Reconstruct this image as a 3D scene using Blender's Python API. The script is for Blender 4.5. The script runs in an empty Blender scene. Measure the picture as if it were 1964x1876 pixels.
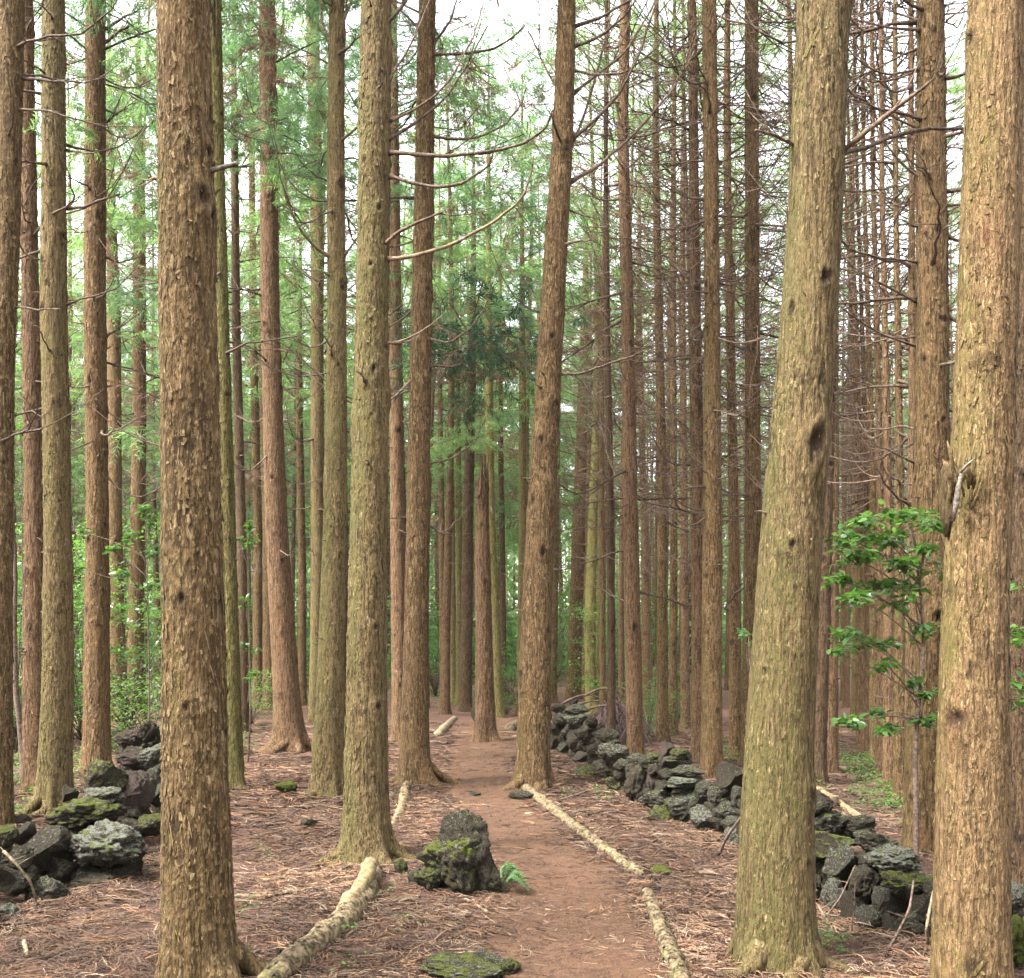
import bpy, math, random
import numpy as np
from mathutils import Vector, Matrix, Euler

random.seed(7)
RNG = np.random.default_rng(7)
sc = bpy.context.scene
COL = sc.collection

# ---------------------------------------------------------------- camera, sky, sun, exposure
FP, CU, HV, CAMH = 1964.0, 982.0, 1255.0, 1.6        # focal length, centre column, horizon row (measured), eye height
cam_d = bpy.data.cameras.new('camera'); cam = bpy.data.objects.new('camera', cam_d); COL.objects.link(cam)
cam.location = (0, 0, CAMH); cam.rotation_euler = (math.radians(90), 0, 0)
cam_d.sensor_fit = 'HORIZONTAL'; cam_d.sensor_width = 36; cam_d.lens = 36
cam_d.shift_y = (HV - 938) / FP
cam_d.clip_start = 0.05; cam_d.clip_end = 1500
sc.camera = cam

SUN_EL, SUN_AZ = math.radians(52), math.radians(238)   # azimuth clockwise from +Y (north): from behind, a little left
world = bpy.data.worlds.new('World'); sc.world = world; world.use_nodes = True
wn = world.node_tree.nodes; wl = world.node_tree.links; wn.clear()
wo = wn.new('ShaderNodeOutputWorld'); bg = wn.new('ShaderNodeBackground')
sky = wn.new('ShaderNodeTexSky'); sky.sky_type = 'NISHITA'; sky.sun_disc = False
sky.sun_elevation = SUN_EL; sky.sun_rotation = SUN_AZ; sky.dust_density = 4.0; sky.air_density = 1.0
hs = wn.new('ShaderNodeHueSaturation'); hs.inputs['Saturation'].default_value = 0.22; hs.inputs['Value'].default_value = 1.0
wl.new(sky.outputs[0], hs.inputs['Color']); wl.new(hs.outputs[0], bg.inputs['Color']); wl.new(bg.outputs[0], wo.inputs['Surface'])
bg.inputs['Strength'].default_value = 0.14
sun_d = bpy.data.lights.new('sun', 'SUN'); sun = bpy.data.objects.new('sun', sun_d); COL.objects.link(sun)
sun_d.energy = 1.5; sun_d.angle = math.radians(11); sun_d.color = (1.0, 0.96, 0.90)
sdir = Vector((math.sin(SUN_AZ) * math.cos(SUN_EL), math.cos(SUN_AZ) * math.cos(SUN_EL), math.sin(SUN_EL)))
sun.rotation_euler = sdir.to_track_quat('Z', 'Y').to_euler()
sc.view_settings.view_transform = 'Standard'; sc.view_settings.look = 'None'
sc.view_settings.gamma = 1.0; sc.view_settings.use_curve_mapping = False
sc.view_settings.exposure = 3.25
sc.cycles.use_denoising = True
HAZE = .0002
sc.cycles.max_bounces = 8; sc.cycles.diffuse_bounces = 4; sc.cycles.transmission_bounces = 4; sc.cycles.volume_bounces = 1

# ---------------------------------------------------------------- noise, ground height, pixel helpers
def _h(i, j, k, s):
    n = (i.astype(np.int64) * 374761393 + j.astype(np.int64) * 668265263 + k.astype(np.int64) * 2147483647 + s * 974711) & 0xFFFFFFFF
    n = ((n ^ (n >> 13)) * 1274126177) & 0xFFFFFFFF
    n = ((n ^ (n >> 16)) * 2246822519) & 0xFFFFFFFF
    return ((n ^ (n >> 15)) & 0xFFFF) / 32767.5 - 1.0
def vn(p, s=0):
    p = np.asarray(p, float); f = np.floor(p); t = p - f; t = t * t * (3 - 2 * t)
    i, j, k = [f[:, a].astype(np.int64) for a in range(3)]
    x, y, z = t[:, 0], t[:, 1], t[:, 2]
    def c(a, b, d): return _h(i + a, j + b, k + d, s)
    a0 = c(0,0,0)*(1-x)+c(1,0,0)*x; a1 = c(0,1,0)*(1-x)+c(1,1,0)*x
    b0 = c(0,0,1)*(1-x)+c(1,0,1)*x; b1 = c(0,1,1)*(1-x)+c(1,1,1)*x
    return (a0*(1-y)+a1*y)*(1-z) + (b0*(1-y)+b1*y)*z
def fbm(p, o=4, s=0, g=0.5):
    r = 0; a = 1; q = np.asarray(p, float)
    for n in range(o):
        r = r + a * vn(q, s + n); q = q * 2.03 + 11.7; a *= g
    return r
PATH = [(4.0, .30, .95), (5.06, .24, .72), (6.0, .36, .58), (7.06, .34, .52), (9.1, .08, .58), (12.8, -.42, .56), (17, -.52, .62), (21.7, -.55, .62), (28, -.35, .6), (37, -.1, .6), (48, .5, .6)]
PD, PX, PW = [np.array([q[i] for q in PATH]) for i in range(3)]
def path_t(x, y):                                    # 1 in the middle of the path, 0 outside
    c = np.interp(y, PD, PX); w = np.interp(y, PD, PW)
    return np.clip(1.6 - 1.6 * np.abs(x - c) / (w * 1.15), 0, 1) * (y < 50)
def gbase(x, y):
    x = np.asarray(x, float); y = np.asarray(y, float)
    z = 0.05 * vn(np.stack([x * .35, y * .35, x * 0], -1).reshape(-1, 3), 50).reshape(x.shape)
    far = np.clip(np.hypot(x, y) - 34, 0, None)
    z = z + 0.035 * far + 0.4 * np.clip(far / 20, 0, 1) * vn(np.stack([x * .06, y * .06, x * 0], -1).reshape(-1, 3), 51).reshape(x.shape)
    return z
def gz(x, y):
    x = np.asarray(x, float); y = np.asarray(y, float); s = x.shape
    p = np.stack([x, y, x * 0], -1).reshape(-1, 3)
    m = 0.018 * fbm(p * 3.0, 3, 60).reshape(s) + 0.02 * vn(p * 1.1, 66).reshape(s)
    t = path_t(x, y)
    return gbase(x, y) + m * (1 - t) - 0.02 * t
def gnd(x, y): return float(gz(np.array([x]), np.array([y]))[0])
def P(u, v, d): return Vector(((u - CU) / FP * d, d, CAMH - (v - HV) / FP * d))
def G(u, v):
    d = CAMH * FP / (v - HV)
    for _ in range(12):
        z = gnd((u - CU) / FP * d, d); d = 0.5 * d + 0.5 * (CAMH - z) * FP / (v - HV)
    return P(u, v, d)

# ---------------------------------------------------------------- mesh helpers
def mesh(name, V, F4=None, F3=None, mats=(), mi=None, attrs=None, flat=False):
    me = bpy.data.meshes.new(name)
    V = np.asarray(V, np.float32).reshape(-1, 3)
    F4 = np.zeros((0, 4), np.int32) if F4 is None else np.asarray(F4, np.int32).reshape(-1, 4)
    F3 = np.zeros((0, 3), np.int32) if F3 is None else np.asarray(F3, np.int32).reshape(-1, 3)
    me.vertices.add(len(V)); me.vertices.foreach_set('co', V.ravel())
    L = np.concatenate([F4.ravel(), F3.ravel()]).astype(np.int32)
    me.loops.add(len(L)); me.loops.foreach_set('vertex_index', L)
    st = np.concatenate([np.arange(len(F4)) * 4, len(F4) * 4 + np.arange(len(F3)) * 3]).astype(np.int32)
    me.polygons.add(len(st)); me.polygons.foreach_set('loop_start', st)
    if mi is not None: me.polygons.foreach_set('material_index', np.asarray(mi, np.int32))
    me.update(calc_edges=True)
    for m in mats: me.materials.append(m)
    for k, a in (attrs or {}).items():
        a = np.asarray(a, np.float32)
        if a.ndim == 1:
            at = me.attributes.new(k, 'FLOAT', 'POINT'); at.data.foreach_set('value', a)
        else:
            at = me.attributes.new(k, 'FLOAT_COLOR', 'POINT')
            at.data.foreach_set('color', np.concatenate([a, np.ones((len(a), 1), np.float32)], 1).ravel())
    if flat: me.polygons.foreach_set('use_smooth', np.zeros(len(st), bool))
    return me
class MB:
    def __init__(s): s.V = []; s.Q = []; s.T = []; s.n = 0; s.a = {}; s.mq = []; s.mt = []
    def add(s, V, Q=None, T=None, m=0, **at):
        V = np.asarray(V, float).reshape(-1, 3); s.V.append(V)
        if Q is not None and len(Q): s.Q.append(np.asarray(Q) + s.n); s.mq.append(np.full(len(Q), m))
        if T is not None and len(T): s.T.append(np.asarray(T) + s.n); s.mt.append(np.full(len(T), m))
        for k, v in at.items():
            v = np.asarray(v, float)
            s.a.setdefault(k, []).append(np.broadcast_to(v, (len(V),) + v.shape[-1:] if v.ndim and v.shape[0] == 3 and v.ndim == 1 else (len(V),)) if v.ndim < 2 and not (v.ndim == 1 and len(v) == len(V) and len(v) != 3) else v)
        s.n += len(V)
    def build(s, name, mats=(), flat=False):
        c = lambda l, w: np.concatenate(l) if l else np.zeros((0, w), int)
        mi = np.concatenate([np.concatenate(s.mq) if s.mq else np.zeros(0, int), np.concatenate(s.mt) if s.mt else np.zeros(0, int)])
        return mesh(name, np.concatenate(s.V), c(s.Q, 4), c(s.T, 3), mats, mi, {k: np.concatenate(v) for k, v in s.a.items()}, flat)
def resample(pts, n):
    p = np.asarray(pts, float); t = np.linspace(0, len(p) - 1, n)
    q = np.stack([np.interp(t, np.arange(len(p)), p[:, k]) for k in range(p.shape[1])], 1)
    for _ in range(max(1, n // (len(p) * 3)) * 2 if len(p) > 2 else 0):
        q[1:-1] = (q[:-2] + 2 * q[1:-1] + q[2:]) / 4
    return q
def tube(pts, rad, sides=6, rough=0.0, seed=0, cap=True):
    p = np.asarray(pts, float); n = len(p); rad = np.broadcast_to(np.asarray(rad, float), (n,))
    t = np.gradient(p, axis=0); t /= np.linalg.norm(t, axis=1, keepdims=True) + 1e-9
    ref = np.array([0, 0, 1.0]) if abs(t[:, 2].mean()) < .8 else np.array([1.0, 0, 0])
    a = np.cross(t, ref); a /= np.linalg.norm(a, axis=1, keepdims=True) + 1e-9; b = np.cross(t, a)
    th = np.arange(sides) * 2 * math.pi / sides
    R = rad[:, None] * np.ones((1, sides))
    if rough:
        q = p[:, None, :] + a[:, None, :] * (R * np.cos(th))[..., None] + b[:, None, :] * (R * np.sin(th))[..., None]
        R = R * (1 + rough * fbm((q / max(rad.max(), 1e-3)).reshape(-1, 3) * .8, 4, seed, .65).reshape(n, sides))
    V = p[:, None, :] + a[:, None, :] * (R * np.cos(th))[..., None] + b[:, None, :] * (R * np.sin(th))[..., None]
    i = np.arange(n - 1)[:, None] * sides; j = np.arange(sides)[None]; j2 = (j + 1) % sides
    Q = np.stack([i + j, i + j2, i + sides + j2, i + sides + j], -1).reshape(-1, 4)
    V = V.reshape(-1, 3); T = np.zeros((0, 3), int)
    if cap:
        k = len(V); V = np.concatenate([V, p[:1], p[-1:]]); js = np.arange(sides); js2 = (js + 1) % sides
        T = np.concatenate([np.stack([js2, js, js * 0 + k], 1), np.stack([js + (n - 1) * sides, js2 + (n - 1) * sides, js * 0 + k + 1], 1)])
    return V, Q, T
def link(name, data, parent=None, loc=(0, 0, 0), rot=None, scale=None):
    o = bpy.data.objects.new(name, data); COL.objects.link(o); o.parent = parent; o.location = loc
    if rot is not None: o.rotation_euler = rot
    if scale is not None: o.scale = (scale,) * 3 if isinstance(scale, (int, float)) else scale
    return o
def tag(o, label=None, cat=None, group=None, kind=None):
    if label: o['label'] = label
    if cat: o['category'] = cat
    if group: o['group'] = group
    if kind: o['kind'] = kind
    return o

# ---------------------------------------------------------------- materials
class NT:
    def __init__(s, name):
        s.m = bpy.data.materials.new(name); s.m.use_nodes = True; s.t = s.m.node_tree; s.t.nodes.clear()
        s.out = s.n('ShaderNodeOutputMaterial')
    def n(s, typ, **kw):
        x = s.t.nodes.new(typ)
        for k, v in kw.items(): setattr(x, k, v)
        return x
    def l(s, a, b): s.t.links.new(a, b)
    def val(s, x, v):
        if hasattr(v, 'node'): s.l(v, x)
        else: x.default_value = v if not isinstance(v, tuple) or len(v) == 4 or x.type == 'VECTOR' else v + (1,)
    def coord(s, scale=(1, 1, 1), kind='Object'):
        c = s.n('ShaderNodeTexCoord'); m = s.n('ShaderNodeMapping'); m.inputs['Scale'].default_value = scale
        s.l(c.outputs[kind], m.inputs[0]); return m.outputs[0]
    def offs(s, vec, k=37.0):                       # another piece of the pattern for each object
        oi = s.n('ShaderNodeObjectInfo'); a = s.n('ShaderNodeVectorMath', operation='MULTIPLY_ADD')
        cb = s.n('ShaderNodeCombineXYZ')
        for i in range(3): s.l(oi.outputs['Random'], cb.inputs[i])
        s.l(cb.outputs[0], a.inputs[0]); a.inputs[1].default_value = (k, k * 1.7, k * .6); s.l(vec, a.inputs[2]); return a.outputs[0]
    def noise(s, vec, scale, detail=3, rough=.55, dist=0):
        x = s.n('ShaderNodeTexNoise'); s.l(vec, x.inputs['Vector']); x.inputs['Scale'].default_value = scale
        x.inputs['Detail'].default_value = detail; x.inputs['Roughness'].default_value = rough; x.inputs['Distortion'].default_value = dist
        return x.outputs['Fac']
    def ramp(s, fac, a, b):
        x = s.n('ShaderNodeMapRange'); s.l(fac, x.inputs['Value']); x.inputs['From Min'].default_value = a; x.inputs['From Max'].default_value = b
        x.interpolation_type = 'SMOOTHSTEP'; return x.outputs['Result']
    def mix(s, f, a, b, typ='MIX'):
        x = s.n('ShaderNodeMix', data_type='RGBA', blend_type=typ); s.val(x.inputs['Factor'], f)
        s.val(x.inputs[6], a); s.val(x.inputs[7], b); return x.outputs[2]
    def math(s, op, a, b=0.0):
        x = s.n('ShaderNodeMath', operation=op); s.val(x.inputs[0], a); s.val(x.inputs[1], b); return x.outputs[0]
    def attr(s, name, kind='GEOMETRY'):
        x = s.n('ShaderNodeAttribute', attribute_type=kind, attribute_name=name); return x
    def bump(s, h, dist, strength=1.0, normal=None):
        x = s.n('ShaderNodeBump'); s.l(h, x.inputs['Height']); x.inputs['Distance'].default_value = dist; x.inputs['Strength'].default_value = strength
        if normal: s.l(normal, x.inputs['Normal'])
        return x.outputs[0]
    def pbsdf(s, col, rough=.85, normal=None, spec=.25):
        x = s.n('ShaderNodeBsdfPrincipled'); s.val(x.inputs['Base Color'], col); s.val(x.inputs['Roughness'], rough)
        x.inputs['Specular IOR Level'].default_value = spec
        if normal: s.l(normal, x.inputs['Normal'])
        return x.outputs[0]
    def done(s, sh): s.l(sh, s.out.inputs['Surface']); return s.m

def bark(name, dark, mid, light, green, moss_amt, red=0.15, fib=1.0, flake=.5):
    k = NT(name); c = k.offs(k.coord((1, 1, 1)))
    f_ = lambda q, m: (q[0] * m * .87, q[1] * m * .85, q[2] * m * .73)
    dark, mid, light, green = f_(dark, .38), f_(mid, .84), f_(light, 1.05), f_(green, .62)
    mp = k.n('ShaderNodeMapping'); mp.inputs['Scale'].default_value = (1, 1, .09); k.l(c, mp.inputs[0]); cs = mp.outputs[0]
    mp2 = k.n('ShaderNodeMapping'); mp2.inputs['Scale'].default_value = (1, 1, .3); k.l(c, mp2.inputs[0]); cf = mp2.outputs[0]
    f1 = k.noise(cs, 70 * fib, 4, .6, .3); f2 = k.noise(cf, 34 * fib, 3, .6, .6); big = k.noise(c, 1.6, 3, .55); mid_n = k.noise(cf, 6, 3, .6)
    fis = k.noise(cs, 34 * fib, 5, .7, .5); col = k.mix(k.ramp(f1, .34, .56), dark, mid); col = k.mix(k.math('MULTIPLY', k.ramp(fis, .47, .38), .8), col, dark)  # fissures: darker inner bark, with crevice shade also put into the colour
    fl = k.attr('flake').outputs['Fac']
    col = k.mix(k.math('MULTIPLY', k.ramp(fl, .10, .0), flake * .75), col, dark)
    col = k.mix(k.math('MULTIPLY', k.ramp(fl, .30, .9), flake), col, light)
    col = k.mix(k.math('MULTIPLY', k.ramp(f2, .60, .72), .35 + flake * .5), col, light)
    col = k.mix(k.math('MULTIPLY', k.ramp(mid_n, .56, .72), red), col, (.20, .075, .036))
    geo = k.n('ShaderNodeNewGeometry'); sx = k.n('ShaderNodeSeparateXYZ'); k.l(geo.outputs['Normal'], sx.inputs[0])
    side = k.math('MULTIPLY_ADD', sx.outputs[0], -.14)       # algae grow thicker on the west side of the stems
    k.t.nodes[-1].inputs[2].default_value = 0
    gm = k.math('ADD', k.noise(cf, 2.2, 4, .65), side)
    gm2 = k.math('ADD', gm, k.math('MULTIPLY', k.math('SUBTRACT', k.noise(c, 38, 3, .7), .5), .75))
    oi = k.n('ShaderNodeObjectInfo'); lo = .64 - .17 * moss_amt
    g = k.math('MULTIPLY', k.ramp(gm2, lo, lo + .15), min(1, .30 + moss_amt * .32))
    col = k.mix(g, col, k.mix(k.noise(c, 18, 2), tuple(x * .7 for x in green), tuple(x * 1.35 for x in green)))
    fk1 = k.noise(cf, 85 * fib, 3, .65, .4); col = k.mix(k.math('MULTIPLY', k.ramp(fk1, .555, .63), .75), col, dark)
    fk2 = k.noise(k.offs(cf, 11), 62 * fib, 3, .65, .4); col = k.mix(k.math('MULTIPLY', k.ramp(fk2, .60, .68), .7), col, f_(light, 1.25))
    tone = k.ramp(big, .3, .7)
    col = k.mix(k.math('MULTIPLY', tone, .45), col, k.mix(.5, col, mid, 'MIX'))
    dk = k.ramp(k.noise(c, 3.1, 4, .7), .60, .72)              # damp dark blotches
    col = k.mix(k.math('MULTIPLY', dk, .7), col, tuple(x * .45 for x in dark))
    hv = k.n('ShaderNodeHueSaturation'); k.l(col, hv.inputs['Color'])
    k.l(k.math('MULTIPLY_ADD', oi.outputs['Random'], .35), hv.inputs['Value']); k.t.nodes[-1].inputs[2].default_value = .82
    col = k.mix(k.attr('knot').outputs['Fac'], hv.outputs[0], (.022, .013, .009))
    h = k.math('ADD', k.math('MULTIPLY', f1, .6), k.math('MULTIPLY', f2, .6)); h = k.math('ADD', h, k.math('MULTIPLY', fis, .9)); h = k.math('ADD', h, k.math('MULTIPLY', fk1, -.8))
    h = k.math('ADD', h, k.math('MULTIPLY', k.noise(c, 160, 2), .25))
    return k.done(k.pbsdf(col, .9, k.bump(h, .020, 1.0), .15))
BK = {
 'flaky': bark('bark_flaky', (.075,.045,.024), (.175,.115,.062), (.30,.22,.145), (.155,.150,.038), .35, .12, .8, .6),
 'olive': bark('bark_olive', (.085,.056,.028), (.200,.143,.078), (.31,.235,.155), (.145,.148,.050), 1.0, .08, 1.0, .35),
 'tan':   bark('bark_tan', (.120,.070,.038), (.27,.175,.100), (.38,.28,.19), (.20,.19,.055), .72, .22, 1.0, .35),
 'brown': bark('bark_brown', (.075,.044,.024), (.200,.126,.068), (.31,.225,.150), (.125,.118,.034), .30, .15, 1.0, .4),
 'red':   bark('bark_red', (.080,.043,.026), (.205,.125,.078), (.31,.215,.155), (.120,.115,.040), .15, .22, 1.0, .35),
 'green': bark('bark_green', (.090,.075,.028), (.20,.165,.070), (.28,.24,.13), (.165,.180,.050), 1.0, .04, 1.0, .25),
 'dark':  bark('bark_dark', (.045,.027,.018), (.125,.080,.052), (.18,.12,.08), (.08,.075,.03), .15, .2, 1.0, .3),
}
def simple_wood(name, a, b, g=None, ga=0.0, scale=30, bumpd=.006):
    k = NT(name); a = tuple(x * .5 for x in a); b = tuple(x * .68 for x in b); g = tuple(x * .5 for x in g) if g else g; c = k.offs(k.coord()); n1 = k.noise(c, scale, 4, .65); n2 = k.noise(c, 4, 3, .6)
    col = k.mix(k.ramp(n1, .35, .65), a, b)
    if g: col = k.mix(k.math('MULTIPLY', k.ramp(n2, .5, .68), ga), col, g)
    oi = k.n('ShaderNodeObjectInfo'); hv = k.n('ShaderNodeHueSaturation'); k.l(col, hv.inputs['Color'])
    k.l(k.math('MULTIPLY_ADD', oi.outputs['Random'], .5), hv.inputs['Value']); k.t.nodes[-1].inputs[2].default_value = .75
    return k.done(k.pbsdf(hv.outputs[0], .88, k.bump(n1, bumpd, .8)))
M_BRANCH = simple_wood('dead_branch_wood', (.085,.055,.038), (.20,.135,.10), (.11,.105,.035), .35, 40)
M_TWIG = simple_wood('twig_wood', (.12,.078,.058), (.24,.165,.125), None, 0, 40)
M_PALE = simple_wood('bleached_wood', (.24,.165,.10), (.42,.32,.21), (.30,.28,.08), .25, 30)
M_LOG = simple_wood('log_wood', (.10,.064,.036), (.33,.245,.140), (.22,.24,.06), .4, 26, .012)
M_LOGD = simple_wood('log_bark_dark', (.09,.065,.040), (.22,.16,.095), (.16,.165,.05), .6, 22, .01)
M_SPLIT = simple_wood('fresh_split_wood', (.28,.18,.09), (.50,.37,.21), (.36,.36,.10), .5, 35, .008)
M_GREY = simple_wood('grey_weathered_wood', (.12,.095,.075), (.30,.26,.21), None, 0, 40)

def leafmat(name, a, b, tr, tw=.45, rough=.5, spec=.3):
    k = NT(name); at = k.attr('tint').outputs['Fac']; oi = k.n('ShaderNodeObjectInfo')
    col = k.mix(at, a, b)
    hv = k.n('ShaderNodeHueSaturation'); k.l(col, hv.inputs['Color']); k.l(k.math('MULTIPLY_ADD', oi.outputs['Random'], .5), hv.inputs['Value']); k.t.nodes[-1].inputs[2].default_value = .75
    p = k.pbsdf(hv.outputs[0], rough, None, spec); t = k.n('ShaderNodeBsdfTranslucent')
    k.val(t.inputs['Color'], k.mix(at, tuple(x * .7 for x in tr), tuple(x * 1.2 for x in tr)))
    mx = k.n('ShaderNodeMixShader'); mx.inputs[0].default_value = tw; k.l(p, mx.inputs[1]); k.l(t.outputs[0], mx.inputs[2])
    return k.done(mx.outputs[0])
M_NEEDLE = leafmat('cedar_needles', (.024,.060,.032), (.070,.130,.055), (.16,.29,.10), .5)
M_NEEDLE_B = leafmat('cedar_needles_bright', (.036,.090,.038), (.115,.185,.065), (.23,.38,.11), .58)
M_DEADN = leafmat('dead_cedar_needles', (.09,.055,.042), (.19,.115,.08), (.2,.12,.07), .3, .8, .1)
M_LEAF = leafmat('broad_leaf', (.014,.045,.013), (.065,.125,.026), (.11,.26,.03), .35, .35, .5)
M_LEAFB = leafmat('young_broad_leaf', (.035,.090,.022), (.085,.16,.036), (.15,.30,.05), .45, .45, .35)
M_FERN = leafmat('fern_frond', (.06,.12,.045), (.11,.19,.08), (.16,.28,.08), .4, .5, .3)

def tintmat(name, rough=.9, tr=0.0):
    k = NT(name); a = k.attr('tint').outputs['Color']; c = k.coord(); n = k.noise(c, 120, 2)
    col = k.mix(k.ramp(n, .3, .7), k.mix(.6, a, (.05,.035,.03)), a)
    return k.done(k.pbsdf(col, rough, None, .15))
M_LITTER = tintmat('needle_litter')

def rockmat(name, moss, lichen, base=(.056,.046,.032)):
    k = NT(name); base = tuple(x * 1.0 for x in base); c = k.offs(k.coord()); n1 = k.noise(c, 26, 6, .7); n2 = k.noise(c, 5, 4, .6)
    v = k.n('ShaderNodeTexVoronoi'); k.l(c, v.inputs['Vector']); v.inputs['Scale'].default_value = 38; pit = k.ramp(v.outputs['Distance'], .0, .45)
    col = k.mix(k.ramp(n1, .38, .64), tuple(x * .28 for x in base), tuple(x * 2.0 for x in base)); col = k.mix(k.math('MULTIPLY', k.ramp(k.noise(c, 75, 3, .7), .60, .68), .6), col, (.14, .14, .11))
    col = k.mix(k.math('MULTIPLY', k.ramp(n2, .5, .7), .45), col, (.06,.047,.036))
    geo = k.n('ShaderNodeNewGeometry'); sx = k.n('ShaderNodeSeparateXYZ'); k.l(geo.outputs['Normal'], sx.inputs[0])
    m = k.math('ADD', k.noise(c, 3.6, 5, .7), k.math('MULTIPLY', sx.outputs[2], .13))
    m = k.ramp(m, .69 - .22 * moss, .77 - .22 * moss)
    li = k.math('ADD', k.noise(c, 8.5, 4, .65), k.math('MULTIPLY', sx.outputs[2], .10))
    li = k.ramp(li, .72 - .2 * lichen, .78 - .2 * lichen)
    col = k.mix(k.math('MULTIPLY', li, .8), col, k.mix(k.noise(c, 60, 2), (.10,.11,.085), (.37,.38,.32)))
    col = k.mix(k.math('MULTIPLY', m, .9), col, k.mix(k.ramp(k.noise(c, 55, 3), .35, .65), (.032,.048,.009), (.19,.215,.036)))
    h = k.math('ADD', n1, k.math('MULTIPLY', pit, .5)); h = k.math('ADD', h, k.math('MULTIPLY', k.noise(c, 150, 3, .7), .4))
    return k.done(k.pbsdf(col, .92, k.bump(h, .035, 1.0), .12))
RK = {'dark': rockmat('lava_rock', .05, .3), 'moss': rockmat('mossy_lava_rock', .68, .45), 'lichen': rockmat('lichen_lava_rock', .25, 1.0, (.080,.070,.052)),
      'moss2': rockmat('part_mossy_rock', .45, .4), 'grey': rockmat('grey_lava_rock', .22, .55, (.062,.055,.040)), 'brown': rockmat('brown_lava_rock', .2, .1, (.085,.062,.052)), 'bright': rockmat('bright_moss_rock', 1.25, .2)}

def groundmat(name, cols, streak=True):
    k = NT(name); cols = [tuple(x * .72 for x in q) for q in cols]; c = k.coord(); n1 = k.noise(c, 1.1, 4, .6); n2 = k.noise(c, 9, 5, .7, 1.5); n3 = k.noise(c, 60, 4, .7, 2.0); n4 = k.noise(c, 3.3, 4, .65)
    col = k.mix(k.ramp(n2, .36, .62), cols[0], cols[1])
    col = k.mix(k.ramp(n3, .46, .66), col, cols[2])
    col = k.mix(k.math('MULTIPLY', k.ramp(n4, .5, .7), .6), col, cols[3])
    col = k.mix(k.math('MULTIPLY', k.ramp(n1, .54, .68), .5), col, cols[4])
    h = k.math('ADD', k.math('MULTIPLY', n3, .7), n2)
    return k.done(k.pbsdf(col, .95, k.bump(h, .03, .8), .12))
M_GROUND = groundmat('forest_floor', [(.065,.036,.028), (.150,.080,.055), (.24,.145,.105), (.085,.050,.042), (.16,.11,.07)])
M_PATH = groundmat('trodden_path', [(.065,.036,.023), (.150,.083,.052), (.26,.150,.092), (.090,.054,.037), (.195,.103,.062)])

# ---------------------------------------------------------------- ground, path
def grow(a, b, s0, g, cap=9):
    r = [a]; s = s0
    while r[-1] < b: r.append(r[-1] + s); s = min(s * g, cap)
    return np.array(r)
ys = np.concatenate([-grow(0, 60, .5, 1.25)[::-1][:-1], grow(0, 3, .25, 1.0), grow(3.3, 14, .055, 1.004), grow(14.1, 420, .11, 1.04)])
ys = np.unique(ys); xr = grow(0, 7, .06, 1.006); xr = np.concatenate([xr, grow(7.3, 300, .3, 1.06)]); xs = np.unique(np.concatenate([-xr, xr]))
X, Y = np.meshgrid(xs, ys); Z = gz(X, Y); nx, ny = len(xs), len(ys)
i = (np.arange(ny - 1)[:, None] * nx + np.arange(nx - 1)[None]).ravel()
tag(link('ground', mesh('ground', np.stack([X, Y, Z], -1), np.stack([i, i + 1, i + nx + 1, i + nx], 1), mats=[M_GROUND])), kind='structure')
yy = grow(1.5, 49, .06, 1.012, .4); w = np.interp(yy, PD, PW); cx = np.interp(yy, PD, PX); tt = np.linspace(-1, 1, 21)
el = w * (1 + .28 * fbm(np.stack([yy * 1.3, yy * 0, yy * 0], 1), 3, 5)); er = w * (1 + .28 * fbm(np.stack([yy * 1.3, yy * 0 + 9, yy * 0], 1), 3, 6))
XP = cx[:, None] + np.where(tt < 0, el[:, None], er[:, None]) * tt[None]; YP = np.repeat(yy[:, None], 21, 1)
ZP = gbase(XP, YP) + .006 + .006 * fbm(np.stack([XP * 5, YP * 5, XP * 0], -1).reshape(-1, 3), 2, 9).reshape(XP.shape) - .035 * np.abs(tt[None]) ** 6
ZP = np.maximum(ZP, gz(XP, YP) + .004 - .03 * (np.abs(tt[None]) > .97))
i = (np.arange(len(yy) - 1)[:, None] * 21 + np.arange(20)[None]).ravel()
tag(link('path', mesh('path', np.stack([XP, YP, ZP], -1), np.stack([i, i + 1, i + 22, i + 21], 1), mats=[M_PATH])), kind='structure')

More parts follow.
